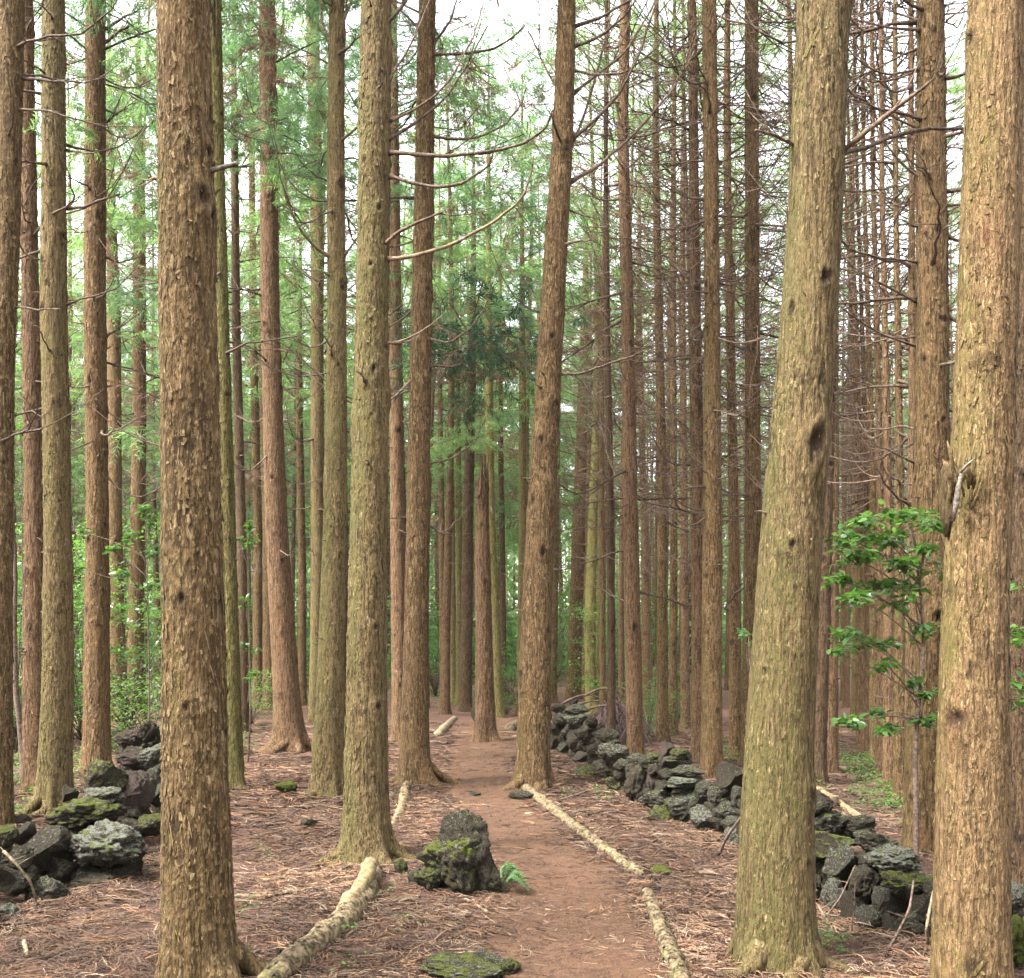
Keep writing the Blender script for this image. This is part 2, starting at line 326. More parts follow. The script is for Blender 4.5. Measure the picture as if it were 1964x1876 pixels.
# ---------------------------------------------------------------- trunks
def trunk_mesh(cl, rad, seed, res, zmax_fine=99, flare=.35, fh=.22, flake_amp=.004, knots=26, lobes=5, flare_dir=None, colw=.019, flen=.045, fa=1.0, topcut=None, bend=0):
    """cl: centre line (N,3) from the ground up, rad: (N,). Real relief: bark plates, fibres, knots and root flare."""
    z = cl[:, 2]; h = z[-1]
    fine = np.arange(-.12, min(h, zmax_fine), res * 1.35); zz = np.concatenate([fine, np.arange(fine[-1] + .25, h, .25)]) if fine[-1] < h - .3 else fine
    cx = np.interp(zz, z, cl[:, 0]); cy = np.interp(zz, z, cl[:, 1]); R = np.interp(zz, z, rad)
    ker = max(3, int(.5 / (res * 1.35)) | 1)
    def sm(a, k=ker):
        if len(a) < k * 2: return a
        return np.convolve(np.pad(a, k // 2, mode='edge'), np.ones(k) / k, 'valid')
    cx, cy, R = sm(cx), sm(cy), sm(R)
    n = int(np.clip(2 * math.pi * R[0] / res, 10, 190)); th = np.arange(n) * 2 * math.pi / n
    N = len(zz); TH = np.broadcast_to(th, (N, n)); ZZ = np.repeat(zz[:, None], n, 1); RR = np.repeat(R[:, None], n, 1)
    q = np.stack([np.cos(TH) * RR, np.sin(TH) * RR, ZZ], -1).reshape(-1, 3)
    fib = fbm(q * np.array([26, 26, 2.4]), 3, seed).reshape(N, n); lump = fbm(q * np.array([5, 5, 1.6]), 3, seed + 20).reshape(N, n)
    # plates: columns of overlapping flakes whose lower ends lift off
    nc = max(6, int(2 * math.pi * R[0] / colw)); rr = np.random.default_rng(seed)
    wob = vn(q * np.array([9, 9, 5]), seed + 31).reshape(N, n) * .9 + vn(q * np.array([40, 40, 10]), seed + 32).reshape(N, n) * .3
    cc = TH / (2 * math.pi) * nc + wob; ci = np.floor(cc).astype(int); cf = cc - ci; ci = ci % nc
    off = rr.random(nc) * 9; ln = flen * (.6 + .9 * rr.random(nc))
    rz = ZZ / ln[ci] + off[ci] + .5 * vn(q * np.array([60, 60, 12]), seed + 33).reshape(N, n); ri = np.floor(rz).astype(int); rf = rz - ri
    cr = (_h(ci, ri, ri * 0, seed) + 1) / 2
    edge = np.clip(np.minimum(cf, 1 - cf) * 5, 0, 1)
    fl = (1 - rf) ** 1.3 * edge * np.clip((cr - .2) * 1.8, 0, 1)
    fk = min(1, R[0] / .15) * fa; disp = flake_amp * (fl * 2.0 - .5) + fib * .0048 * fk - .0065 * np.exp(-(fib / .08) ** 2) * fk + lump * R[0] * .013
    kn = np.zeros((N, n)); kz = rr.random(knots) * min(h, zmax_fine) * .97 + .5; ka = rr.random(knots) * 2 * math.pi
    for a, b in zip(ka, kz):
        s = rr.choice([.45, .6, .8, 1.0, 1.4]) * rr.uniform(.8, 1.2) * (.015 + .11 * R[0]); rk = np.interp(b, zz, R)
        i0, i1 = np.searchsorted(zz, [b - 5 * s, b + 5 * s])
        if i1 - i0 < 2: continue
        da = (TH[i0:i1] - a + math.pi) % (2 * math.pi) - math.pi
        r2 = np.hypot(da * rk, (ZZ[i0:i1] - b) * .75) / s * (1 + 4 * fib[i0:i1] * .12)
        disp[i0:i1] += s * (.55 * np.exp(-(r2 / 1.5) ** 2) - .9 * np.exp(-(r2 / .62) ** 2))
        kn[i0:i1] = np.maximum(kn[i0:i1], np.exp(-(r2 / rr.uniform(.55, .95)) ** 4) * rr.uniform(.7, 1))
    fz = np.exp(-np.clip(ZZ, 0, None) / fh); fz2 = np.exp(-np.clip(ZZ, 0, None) / (fh * .45))
    ph = rr.random() * 6; lob = np.clip(np.sin(TH * lobes + ph + 1.2 * np.sin(TH * 2 + ph)), -.3, 1)
    fl_r = RR * flare * (fz * .45 + fz2 * (.30 + 1.7 * lob * (.6 + .4 * np.sin(TH * 2 + ph * 2))))
    if flare_dir is not None: fl_r *= .75 + .6 * np.clip(np.cos(TH - flare_dir), 0, 1)
    r = RR + disp + fl_r
    x = cx[:, None] + np.cos(TH) * r; y = cy[:, None] + np.sin(TH) * r; zf = ZZ.copy()
    if topcut:                                        # broken, splintered top
        tc = topcut * (.35 * vn(np.stack([np.cos(TH[0]) * 2, np.sin(TH[0]) * 2, th * 0], 1), seed + 3) + .5 * (_h(np.arange(n) // 2, np.arange(n) * 0, np.arange(n) * 0, seed)) )
        lim = h - topcut * .5 + tc; over = ZZ > lim[None]; zf = np.minimum(ZZ, lim[None])
    V = np.stack([x, y, zf], -1).reshape(-1, 3)
    i = np.arange(N - 1)[:, None] * n; j = np.arange(n)[None]; j2 = (j + 1) % n
    Q = np.stack([i + j, i + j2, i + n + j2, i + n + j], -1).reshape(-1, 4)
    T = np.stack([np.arange(n) + (N - 1) * n, (np.arange(n) + 1) % n + (N - 1) * n, np.full(n, N * n)], 1)
    V = np.concatenate([V, [[cx[-1], cy[-1], zf[-1].min() - (.25 if topcut else 0)]]])
    fa = np.append((fl * cr).ravel(), 0); ka_ = np.append(kn.ravel(), 0)
    return V, Q, T, fa, ka_

def flake_mesh(cl, rad, zmax, per_m2, L, W, lift, seed, flare, fh):
    r = np.random.default_rng(seed + 5); zt = min(zmax, cl[-1, 2]); area = 2 * math.pi * rad[1] * zt; n = int(area * per_m2)
    z = r.uniform(.05, zt, n); th = r.random(n) * 6.283; dn = fbm(np.stack([np.cos(th) * .6, np.sin(th) * .6, z * 1.1], 1), 3, seed); keep = dn + r.normal(0, .25, n) > -.15; z, th = z[keep], th[keep]; n = len(z)
    l = (L[0] + (L[1] - L[0]) * r.random(n) ** 1.8) * np.where(r.random(n) < .12, 2.4, 1); w = (W[0] + (W[1] - W[0]) * r.random(n) ** 1.6) / 2; lf = r.uniform(.15, 1, n) ** 2 * lift; sk = r.normal(0, .25, n); t = np.array([0, .5, 1.0]); ln = np.array([.0, .35, 1.0])
    zz = z[:, None] - l[:, None] * t; R_ = np.interp(zz, cl[:, 2], rad); R_ = R_ + R_ * flare * .45 * np.exp(-np.clip(zz, 0, None) / fh) + .0015 + lf[:, None] * ln
    wt = w[:, None] * np.array([.9, 1.0, .85]) * r.uniform(.6, 1.25, (n, 3)); ce = th[:, None] + sk[:, None] * l[:, None] * t / R_; x0 = np.interp(zz, cl[:, 2], cl[:, 0]); y0 = np.interp(zz, cl[:, 2], cl[:, 1]); V = []
    for s_ in (-1, 1):
        a = ce + s_ * wt / R_; q = R_ - (.0 if s_ < 0 else 1) * lf[:, None] * ln * .35; V.append(np.stack([x0 + np.cos(a) * q, y0 + np.sin(a) * q, zz - (r.random((n, 1)) * .3 * l[:, None]) * (t == 1)], -1))
    V = np.stack(V, 2).reshape(-1, 3); i = (np.arange(n)[:, None] * 6 + np.array([[0, 2]])).ravel(); Q = np.stack([i, i + 1, i + 3, i + 2], 1)
    return V, Q, np.repeat(r.uniform(.0, 1.0, n) ** 1.5 * .9, 6)

# dead branches (local: root at origin, growing along +X), shared by all trees
def branch_mesh(seed, L, twigs=6, r0=.016, curl=.35, sag=.12, mat=None, sides=5):
    r = np.random.default_rng(seed); n = 11; t = np.linspace(0, 1, n)
    w = r.normal(0, 1, 4) * .05
    x = t * L; z = L * (-sag * np.sin(t * math.pi * .8) * 1.2 + curl * t ** 2.3) + w[0] * L * np.sin(t * 7); y = L * (w[1] * np.sin(t * 4) + w[2] * 3 * t * t + .012 * np.sin(t * 23 + w[3] * 50))
    p = np.stack([x, y, z], 1); b = MB(); rad = r0 * (1 - .8 * t) + .002
    rad[0] *= 1.5
    b.add(*tube(p, rad, sides))
    for _ in range(twigs):
        a = r.uniform(.15, .9); k = int(a * (n - 1)); q = p[k]; tl = L * r.uniform(.15, .45) * (1.1 - a * .6); m = 6; s = np.linspace(0, 1, m)
        d0 = p[min(k + 1, n - 1)] - p[k]; d0 /= np.linalg.norm(d0); side = np.array([0, r.choice([-1, 1]), r.uniform(-.5, .7)]); d = d0 * r.uniform(.5, 1.1) + side * r.uniform(.4, .9); d /= np.linalg.norm(d)
        tp = q + d * (s * tl)[:, None] + np.array([0, 0, 1]) * (s ** 2 * tl * r.uniform(-.1, .35))[:, None]
        b.add(*tube(tp, rad[k] * .5 * (1 - .75 * s) + .0012, 4))
    return b.build('branch', [mat or M_BRANCH])
BR = [branch_mesh(100 + k, [.9, 1.3, 1.7, 2.1, 1.5, 1.1, 2.4, 1.9][k], [4, 5, 7, 8, 6, 3, 9, 7][k], curl=[.3, .45, .25, .5, .1, .35, .4, -.05][k], sag=[.05, .15, .2, .22, .05, .1, .25, .1][k]) for k in range(8)]
BRT = [branch_mesh(120 + k, [1.0, 1.5, 2.0, 1.3][k], [5, 6, 8, 5][k], r0=.011, curl=[.4, .3, .5, .2][k], sag=.15, mat=M_TWIG, sides=4) for k in range(4)]
STUB = [branch_mesh(140 + k, [.12, .28, .42][k], 0, r0=.013, curl=.1, sag=.02) for k in range(3)]

def bundle(seed, n, z0, z1, rbase=.13, L=(0.7, 2.2), mat=M_TWIG, fine=3):
    """many thin dead branches of one far tree in a single part"""
    r = np.random.default_rng(seed); b = MB()
    for _ in range(n):
        z = z0 + (z1 - z0) * r.random() ** .8; a = r.random() * 6.283; l = r.uniform(*L) * (.55 + .6 * (z - z0) / (z1 - z0)); t = np.linspace(0, 1, 7)
        c, s_ = math.cos(a), math.sin(a); rad = rbase * .8 + t * l; zz = z + l * (-.16 * np.sin(t * 2.6) * r.uniform(.3, 1.5) + r.uniform(.1, .55) * t ** 2.2 + r.uniform(-.1, .22) * t); sw = r.normal(0, .12) * l * t * t
        p = np.stack([c * rad - s_ * sw, s_ * rad + c * sw, zz], 1); b.add(*tube(p, .009 * (1 - .8 * t) + .002, 3, cap=False))
        for _ in range(r.integers(1, fine + 1)):
            k = r.integers(2, 6); tl = l * r.uniform(.15, .4); m = np.linspace(0, 1, 4); a2 = a + r.choice([-1, 1]) * r.uniform(.4, 1.0)
            tp = p[k] + np.stack([np.cos(a2) * m * tl, np.sin(a2) * m * tl, m * m * tl * r.uniform(-.1, .5)], 1)
            b.add(*tube(tp, .004 * (1 - .7 * m) + .0012, 3, cap=False))
    return b.build('dead_branches', [mat])
BUND = [bundle(300 + k, 46, 2.2, 10.5) for k in range(4)]
BUND_HI = [bundle(320 + k, 90, 3.0, 12.5, L=(.9, 2.6)) for k in range(4)]

# ---------------------------------------------------------------- cedar foliage
def spray(r, L=.9, n=60, droop=.5, bl=(.07, .17), bw=.011):
    """one drooping spray of needle shoots: narrow blades along a curved axis. returns V (n*4,3), tints"""
    t = r.random(n) ** .8; ax = np.stack([t * L, 0 * t, -droop * L * t ** 2 * .8], 1)
    ang = r.random(n) * 6.283; fwd = r.uniform(.35, 1.1, n)
    d = np.stack([fwd, np.cos(ang), np.sin(ang) * .7 - .35], 1); d /= np.linalg.norm(d, axis=1, keepdims=True)
    l = r.uniform(*bl, n) * (1.25 - .6 * t); up = np.stack([r.normal(0, 1, n), r.normal(0, 1, n), r.normal(0, 1, n)], 1)
    s = np.cross(d, up); s /= np.linalg.norm(s, axis=1, keepdims=True) + 1e-9; s *= bw * .5
    mid = ax + d * (l * .45)[:, None]; tip = ax + d * l[:, None] + np.array([0, 0, -1]) * (l * .22)[:, None]
    return np.stack([ax, mid + s, tip, mid - s], 1).reshape(-1, 3), np.repeat(r.random(n), 4)
def rotz(V, a): c, s = math.cos(a), math.sin(a); return np.stack([V[:, 0] * c - V[:, 1] * s, V[:, 0] * s + V[:, 1] * c, V[:, 2]], 1)
def roty(V, a): c, s = math.cos(a), math.sin(a); return np.stack([V[:, 0] * c + V[:, 2] * s, V[:, 1], -V[:, 0] * s + V[:, 2] * c], 1)
def quads(n): return np.arange(n * 4).reshape(-1, 4)
def crown_mesh(seed, H=9.5, R=2.1, nb=38, ns=7, nn=50, bw=.013, dead=.12, bl=(.08, .2), mats=None):
    r = np.random.default_rng(seed); b = MB()
    for k in range(nb):
        f = (k + r.random()) / nb; z = H * f * .97; reach = R * (1 - f) ** .75 * r.uniform(.65, 1.15) * min(1, .55 + f * 4) + .15; az = r.random() * 6.283
        t = np.linspace(0, 1, 6); bp = np.stack([t * reach, t * 0, z + reach * (.42 * t - .25 * t * t)], 1)
        b.add(rotz(tube(bp, .018 * (1 - .8 * t) * (1 - f * .6) + .002, 3, cap=False)[0], az), tube(bp, .01, 3, cap=False)[1], m=2, tint=0.0)
        isd = r.random() < dead * (2.2 if f < .25 else .6)
        for q in range(ns if f < .85 else ns // 2):
            u = r.uniform(.3, 1.0); k0 = np.array([np.interp(u, t, bp[:, 0]), 0, np.interp(u, t, bp[:, 2])])
            V, ti = spray(r, r.uniform(.45, .95) * (.6 + .4 * (1 - f)), nn, r.uniform(.3, 1.0), bl, bw)
            V = roty(V, r.uniform(-.5, .45)); V = rotz(V, r.normal(0, .75)) + k0 + r.normal(0, .06, 3); V = rotz(V, az)
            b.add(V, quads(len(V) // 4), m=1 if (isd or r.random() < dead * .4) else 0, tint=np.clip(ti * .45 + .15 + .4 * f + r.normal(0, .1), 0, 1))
    return b.build('crown', mats or [M_NEEDLE, M_DEADN, M_BRANCH], flat=True)
CR = [crown_mesh(500 + k, nn=66, R=2.3) for k in range(4)] 
CRB = [crown_mesh(520 + k, mats=[M_NEEDLE_B, M_DEADN, M_BRANCH], dead=.10) for k in range(3)]
CR_LOW = [crown_mesh(540 + k, nb=34, ns=6, nn=30, bw=.030, bl=(.14, .34), mats=[M_NEEDLE_B, M_DEADN, M_BRANCH], dead=.1) for k in range(3)]
def tuft_mesh(seed, n=16, R=.55, dead=0, nn=85, mat=None):
    r = np.random.default_rng(seed); b = MB()
    for q in range(n):
        V, ti = spray(r, r.uniform(.3, .65), nn, r.uniform(.2, 1.0), (.05, .13), .009)
        V = roty(V, r.uniform(-.8, .5)); V = rotz(V, r.random() * 6.283) + r.normal(0, 1, 3) * np.array([R, R * .6, R * .38]) * .55
        b.add(V, quads(len(V) // 4), m=1 if r.random() < dead else 0, tint=np.clip(ti * .6 + r.random() * .4, 0, 1))
    t = np.linspace(0, 1, 5)
    for q in range(5):
        p = np.stack([t * R * r.uniform(-1, 1), t * R * r.uniform(-.6, .6), t * R * r.uniform(-.3, .4)], 1); b.add(*tube(p, .006, 3), m=2, tint=0.0)
    return b.build('foliage_tuft', [mat or M_NEEDLE, M_DEADN, M_BRANCH], flat=True)
M_NEEDLE_D = leafmat('cedar_needles_shade', (.008,.026,.013), (.022,.055,.022), (.04,.09,.03), .3)  # shaded copy of the needle colour for the dark clumps
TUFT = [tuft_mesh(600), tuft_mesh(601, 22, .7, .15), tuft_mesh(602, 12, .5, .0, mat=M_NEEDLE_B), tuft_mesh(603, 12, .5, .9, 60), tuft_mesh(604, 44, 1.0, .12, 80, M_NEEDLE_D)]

# ---------------------------------------------------------------- thin haze between the trees, added to pale the distance
k = NT('haze'); pv = k.n('ShaderNodeVolumePrincipled'); pv.inputs['Color'].default_value = (.93, .97, .95, 1); pv.inputs['Density'].default_value = HAZE; pv.inputs['Anisotropy'].default_value = .2; k.l(pv.outputs[0], k.out.inputs['Volume'])
hz_v = np.array([[x, y, z] for z in (-2.0, 32.0) for y in (-62.0, 425.0) for x in (-305.0, 305.0)])
tag(link('haze', mesh('haze', hz_v, [[0, 2, 3, 1], [4, 5, 7, 6], [0, 1, 5, 4], [2, 6, 7, 3], [0, 4, 6, 2], [1, 3, 7, 5]], None, [k.m])), 'thin added haze between the trees', 'haze', None, 'stuff')

# ---------------------------------------------------------------- the trees one can tell apart
# key: (bark, points (u, v, width) from the top of the frame to the foot, distance or None, style, label)
TREES = {
 'edge':   ('flaky', [(25,0,50),(20,420,46),(8,700,44),(-2,1100,46),(-6,1590,50)], None, dict(br=7, fl=.2), 'scaly cedar trunk cut by the left edge of the photo, leaning into the frame'),
 'rust':   ('red', [(52,0,28),(60,500,32),(65,1000,40),(66,1525,52)], None, dict(br=8), 'slim rust coloured cedar trunk between two olive trunks behind the mossy stone wall'),
 'olive3': ('olive', [(105,0,42),(107,600,50),(111,1000,52),(108,1300,60),(98,1562,68)], None, dict(br=10, fl=.45), 'olive green cedar with flared foot standing right behind the mossy end of the left wall'),
 'amber':  ('brown', [(185,0,38),(184,600,42),(184,1000,43),(183,1480,54)], None, dict(br=12), 'straight brown cedar rising behind the rough lava stones, next left of the big flaky trunk'),
 'big':    ('flaky', [(350,0,103),(356,400,108),(368,938,116),(376,1400,126),(386,1880,146)], 4.98, dict(br=0, fl=.30, fdir=-.4, knots=20, amp=.0034, fa=.5, pm=900, lf=.010), 'big foreground cedar with peeling flaky bark and one short pale branch stub'),
 'slimgr': ('green', [(410,0,24),(420,400,25),(438,1000,32),(452,1512,34)], None, dict(br=6), 'slim green tinged trunk half hidden behind the right side of the big flaky cedar'),
 'darkth': ('dark', [(449,300,15),(455,600,17),(462,1000,19),(466,1420,22)], 21, dict(br=10), 'thin dark trunk with a bright leafy sprig across it, right of the slim green trunk'),
 'thin8':  ('brown', [(480,200,12),(487,600,14),(492,1000,17),(496,1335,20)], 30, dict(br=0), 'thin pale brown trunk between the thin dark trunk and the flared reddish cedar'),
 'flared': ('red', [(511,0,32),(518,600,37),(532,1000,44),(548,1300,52),(556,1440,64)], None, dict(br=12, fl=.5), 'reddish cedar with widely flared foot standing left of the tall greenish trunk'),
 'behf':   ('brown', [(508,700,20),(513,1000,23),(518,1362,26)], None, dict(br=0), 'narrow brown trunk tucked behind the left side of the flared reddish cedar'),
 'ten':    ('olive', [(600,0,26),(606,400,26),(610,800,26),(610,1100,26),(601,1352,24)], 24, dict(br=12), 'tall greenish trunk standing close behind the left side of the forked looking cedar'),
 'forked': ('olive', [(645,0,30),(642,300,34),(645,600,38),(644,1000,48),(636,1300,55),(628,1525,62)], None, dict(br=10, fl=.3), 'olive brown cedar with upswept dead branches, next left of the mossy path side cedar'),
 'comp':   ('dark', [(648,500,22),(655,1000,26),(656,1465,32)], None, dict(br=4), 'dark brown trunk peeping out behind the right side of the olive brown cedar'),
 'pathL':  ('olive', [(720,0,60),(716,400,64),(710,800,71),(704,1200,78),(702,1648,92)], None, dict(br=0, fl=.55, fdir=-.9, knots=70), 'mossy yellow green cedar with spread roots behind the split end of the thick log'),
 'behL':   ('red', [(756,300,22),(758,700,26),(764,1100,30),(770,1422,36)], None, dict(br=4), 'reddish trunk seen between the mossy path side cedar and the next cedar on the path'),
 'path2':  ('brown', [(820,0,34),(812,400,39),(804,800,44),(798,1200,48),(795,1503,60)], None, dict(br=6, fl=.6, fdir=-.5), 'brown cedar with clawing roots at the path edge beside the short pale logs'),
 'cA':     ('brown', [(845,900,11),(848,1100,13),(852,1392,16)], 30, dict(br=0), 'thin brown trunk right of the cedar with clawing roots, far along the path'),
 'cB':     ('olive', [(866,900,10),(868,1100,12),(870,1350,14)], 34, dict(br=0), 'very thin olive trunk beside the pale green one at the far end of the path'),
 'cC':     ('green', [(878,800,12),(881,1100,14),(882,1345,17)], 33, dict(br=0), 'pale green trunk with rows of small knots at the far end of the path'),
 'cD':     ('dark', [(905,730,16),(897,1000,22),(893,1364,26)], None, dict(br=3), 'dark scaly trunk with white mould at its foot, left of the broken snag'),
 'cE':     ('green', [(938,730,16),(940,1000,20),(947,1200,24),(953,1378,28)], None, dict(br=4), 'greenish trunk with many small knots close behind the broken snag'),
 'cF':     ('dark', [(962,980,12),(964,1100,12),(966,1290,13)], 34, dict(br=0), 'short looking dark trunk under a black foliage tuft right of the broken snag'),
 'cG':     ('olive', [(1002,740,14),(1003,1000,16),(1000,1335,20)], 27, dict(br=4), 'scaly olive trunk just left of the leaning cedar'),
 'lean':   ('brown', [(1087,0,35),(1080,250,41),(1066,480,46),(1048,800,52),(1032,1100,59),(1020,1512,68)], None, dict(br=0, fl=.32, knots=90), 'curved brown cedar leaning right with knotty bark at the right edge of the path'),
 'cH':     ('olive', [(1068,700,17),(1063,1000,20),(1056,1348,25)], None, dict(br=5), 'light olive trunk close behind the right side of the leaning cedar'),
 'cI':     ('brown', [(1120,700,21),(1110,1000,26),(1100,1343,30)], None, dict(br=6), 'brown trunk rising behind the far end of the right stone wall'),
 'cJ':     ('brown', [(1130,750,14),(1127,1000,15),(1122,1322,17)], 38, dict(br=0), 'thin brown trunk beside the pale crooked sapling'),
 'bent':   ('red', [(1200,0,20),(1195,250,22),(1203,600,25),(1207,900,29),(1212,1150,32),(1221,1450,35)], None, dict(br=22, fl=.1, dense=1), 'slender bent trunk with a scar of torn bark, just behind the right stone wall'),
 'cK':     ('red', [(1228,700,13),(1236,1000,14),(1240,1352,19)], 29, dict(br=2), 'reddish peeling trunk right of the slender bent trunk'),
 'cL':     ('brown', [(1262,500,16),(1269,900,18),(1271,1425,25)], None, dict(br=14, dense=1), 'brown trunk beside the green seedling patch behind the right stone wall'),
 'cM':     ('brown', [(1292,600,13),(1291,1000,15),(1291,1410,18)], None, dict(br=8, dense=1), 'slim trunk third to the right of the slender bent trunk'),
 'cN':     ('red', [(1310,600,13),(1312,1000,15),(1314,1408,19)], 22, dict(br=8, dense=1), 'slim reddish trunk left of the close pair behind the wall'),
 'pairL':  ('red', [(1329,0,17),(1333,600,22),(1338,1000,26),(1343,1462,33)], None, dict(br=20, dense=1), 'reddish left trunk of the close pair behind the right stone wall'),
 'pairR':  ('brown', [(1362,0,28),(1365,600,30),(1364,1000,38),(1366,1492,44)], None, dict(br=24, dense=1), 'thicker right trunk of the close pair behind the right stone wall'),
 'cO':     ('brown', [(1398,400,16),(1405,900,20),(1410,1452,25)], None, dict(br=10, dense=1), 'slim trunk standing right of the close pair'),
 'knotty': ('brown', [(1443,0,27),(1444,500,28),(1442,1000,31),(1438,1475,38)], None, dict(br=24, dense=1), 'brown trunk with torn knotty bark between the close pair and the big leaning foreground cedar'),
 'bigR':   ('olive', [(1577,0,102),(1566,350,108),(1546,700,114),(1518,1050,122),(1497,1400,136),(1486,1852,160)], None, dict(br=0, fl=.20, fdir=-.6, knots=14, amp=.0018, fa=.55, pm=260, lf=.006), 'big olive foreground cedar leaning right, with three dead limbs near the top'),
 'behR1':  ('dark', [(1596,0,30),(1592,600,32),(1575,1100,34),(1562,1508,38)], None, dict(br=5), 'dark trunk hidden close behind the right side of the big olive cedar'),
 'behR2':  ('red', [(1598,700,24),(1592,1100,30),(1586,1500,36)], 13.6, dict(br=8), 'reddish trunk at the left side of the open lane among the rows'),
 'tallR':  ('brown', [(1786,0,52),(1785,600,62),(1781,1000,70),(1776,1645,88)], 8.2, dict(br=18, knots=60, fl=.25), 'thick brown cedar behind the broad leaved sapling, left of the pale foreground cedar'),
 'pale':   ('tan', [(1906,0,104),(1895,450,112),(1884,850,116),(1872,1100,122),(1866,1500,138),(1866,1890,150)], 4.92, dict(br=0, fl=.10, knots=12, amp=.0018, fa=.55, pm=380, lf=.010), 'pale tan foreground cedar with a wounded burl at the right side of the photo'),
 'edgeR':  ('dark', [(1975,0,46),(1972,600,52),(1966,1100,66),(1958,1705,78)], None, dict(br=3), 'dark red brown trunk at the right edge of the photo behind the pale cedar'),
 'lA':     ('brown', [(215,600,26),(222,1000,28),(228,1345,34)], 24, dict(br=12), 'grey brown trunk with regular knots behind the leafy bushes, right of the straight brown cedar'),
 'lB':     ('brown', [(268,400,24),(265,800,27),(264,1200,30),(263,1378,38)], None, dict(br=12, fl=.4), 'knotty trunk with flared foot behind the leafy bushes beside the big flaky cedar'),
 'lC':     ('brown', [(576,800,14),(578,1100,16),(580,1335,18)], 32, dict(br=4), 'thin trunk between the flared reddish cedar and the olive brown cedar'),
 'lD':     ('dark', [(604,900,16),(604,1100,18),(606,1352,26)], 25, dict(br=4), 'dark trunk with splayed foot left of the olive brown cedar'),
}
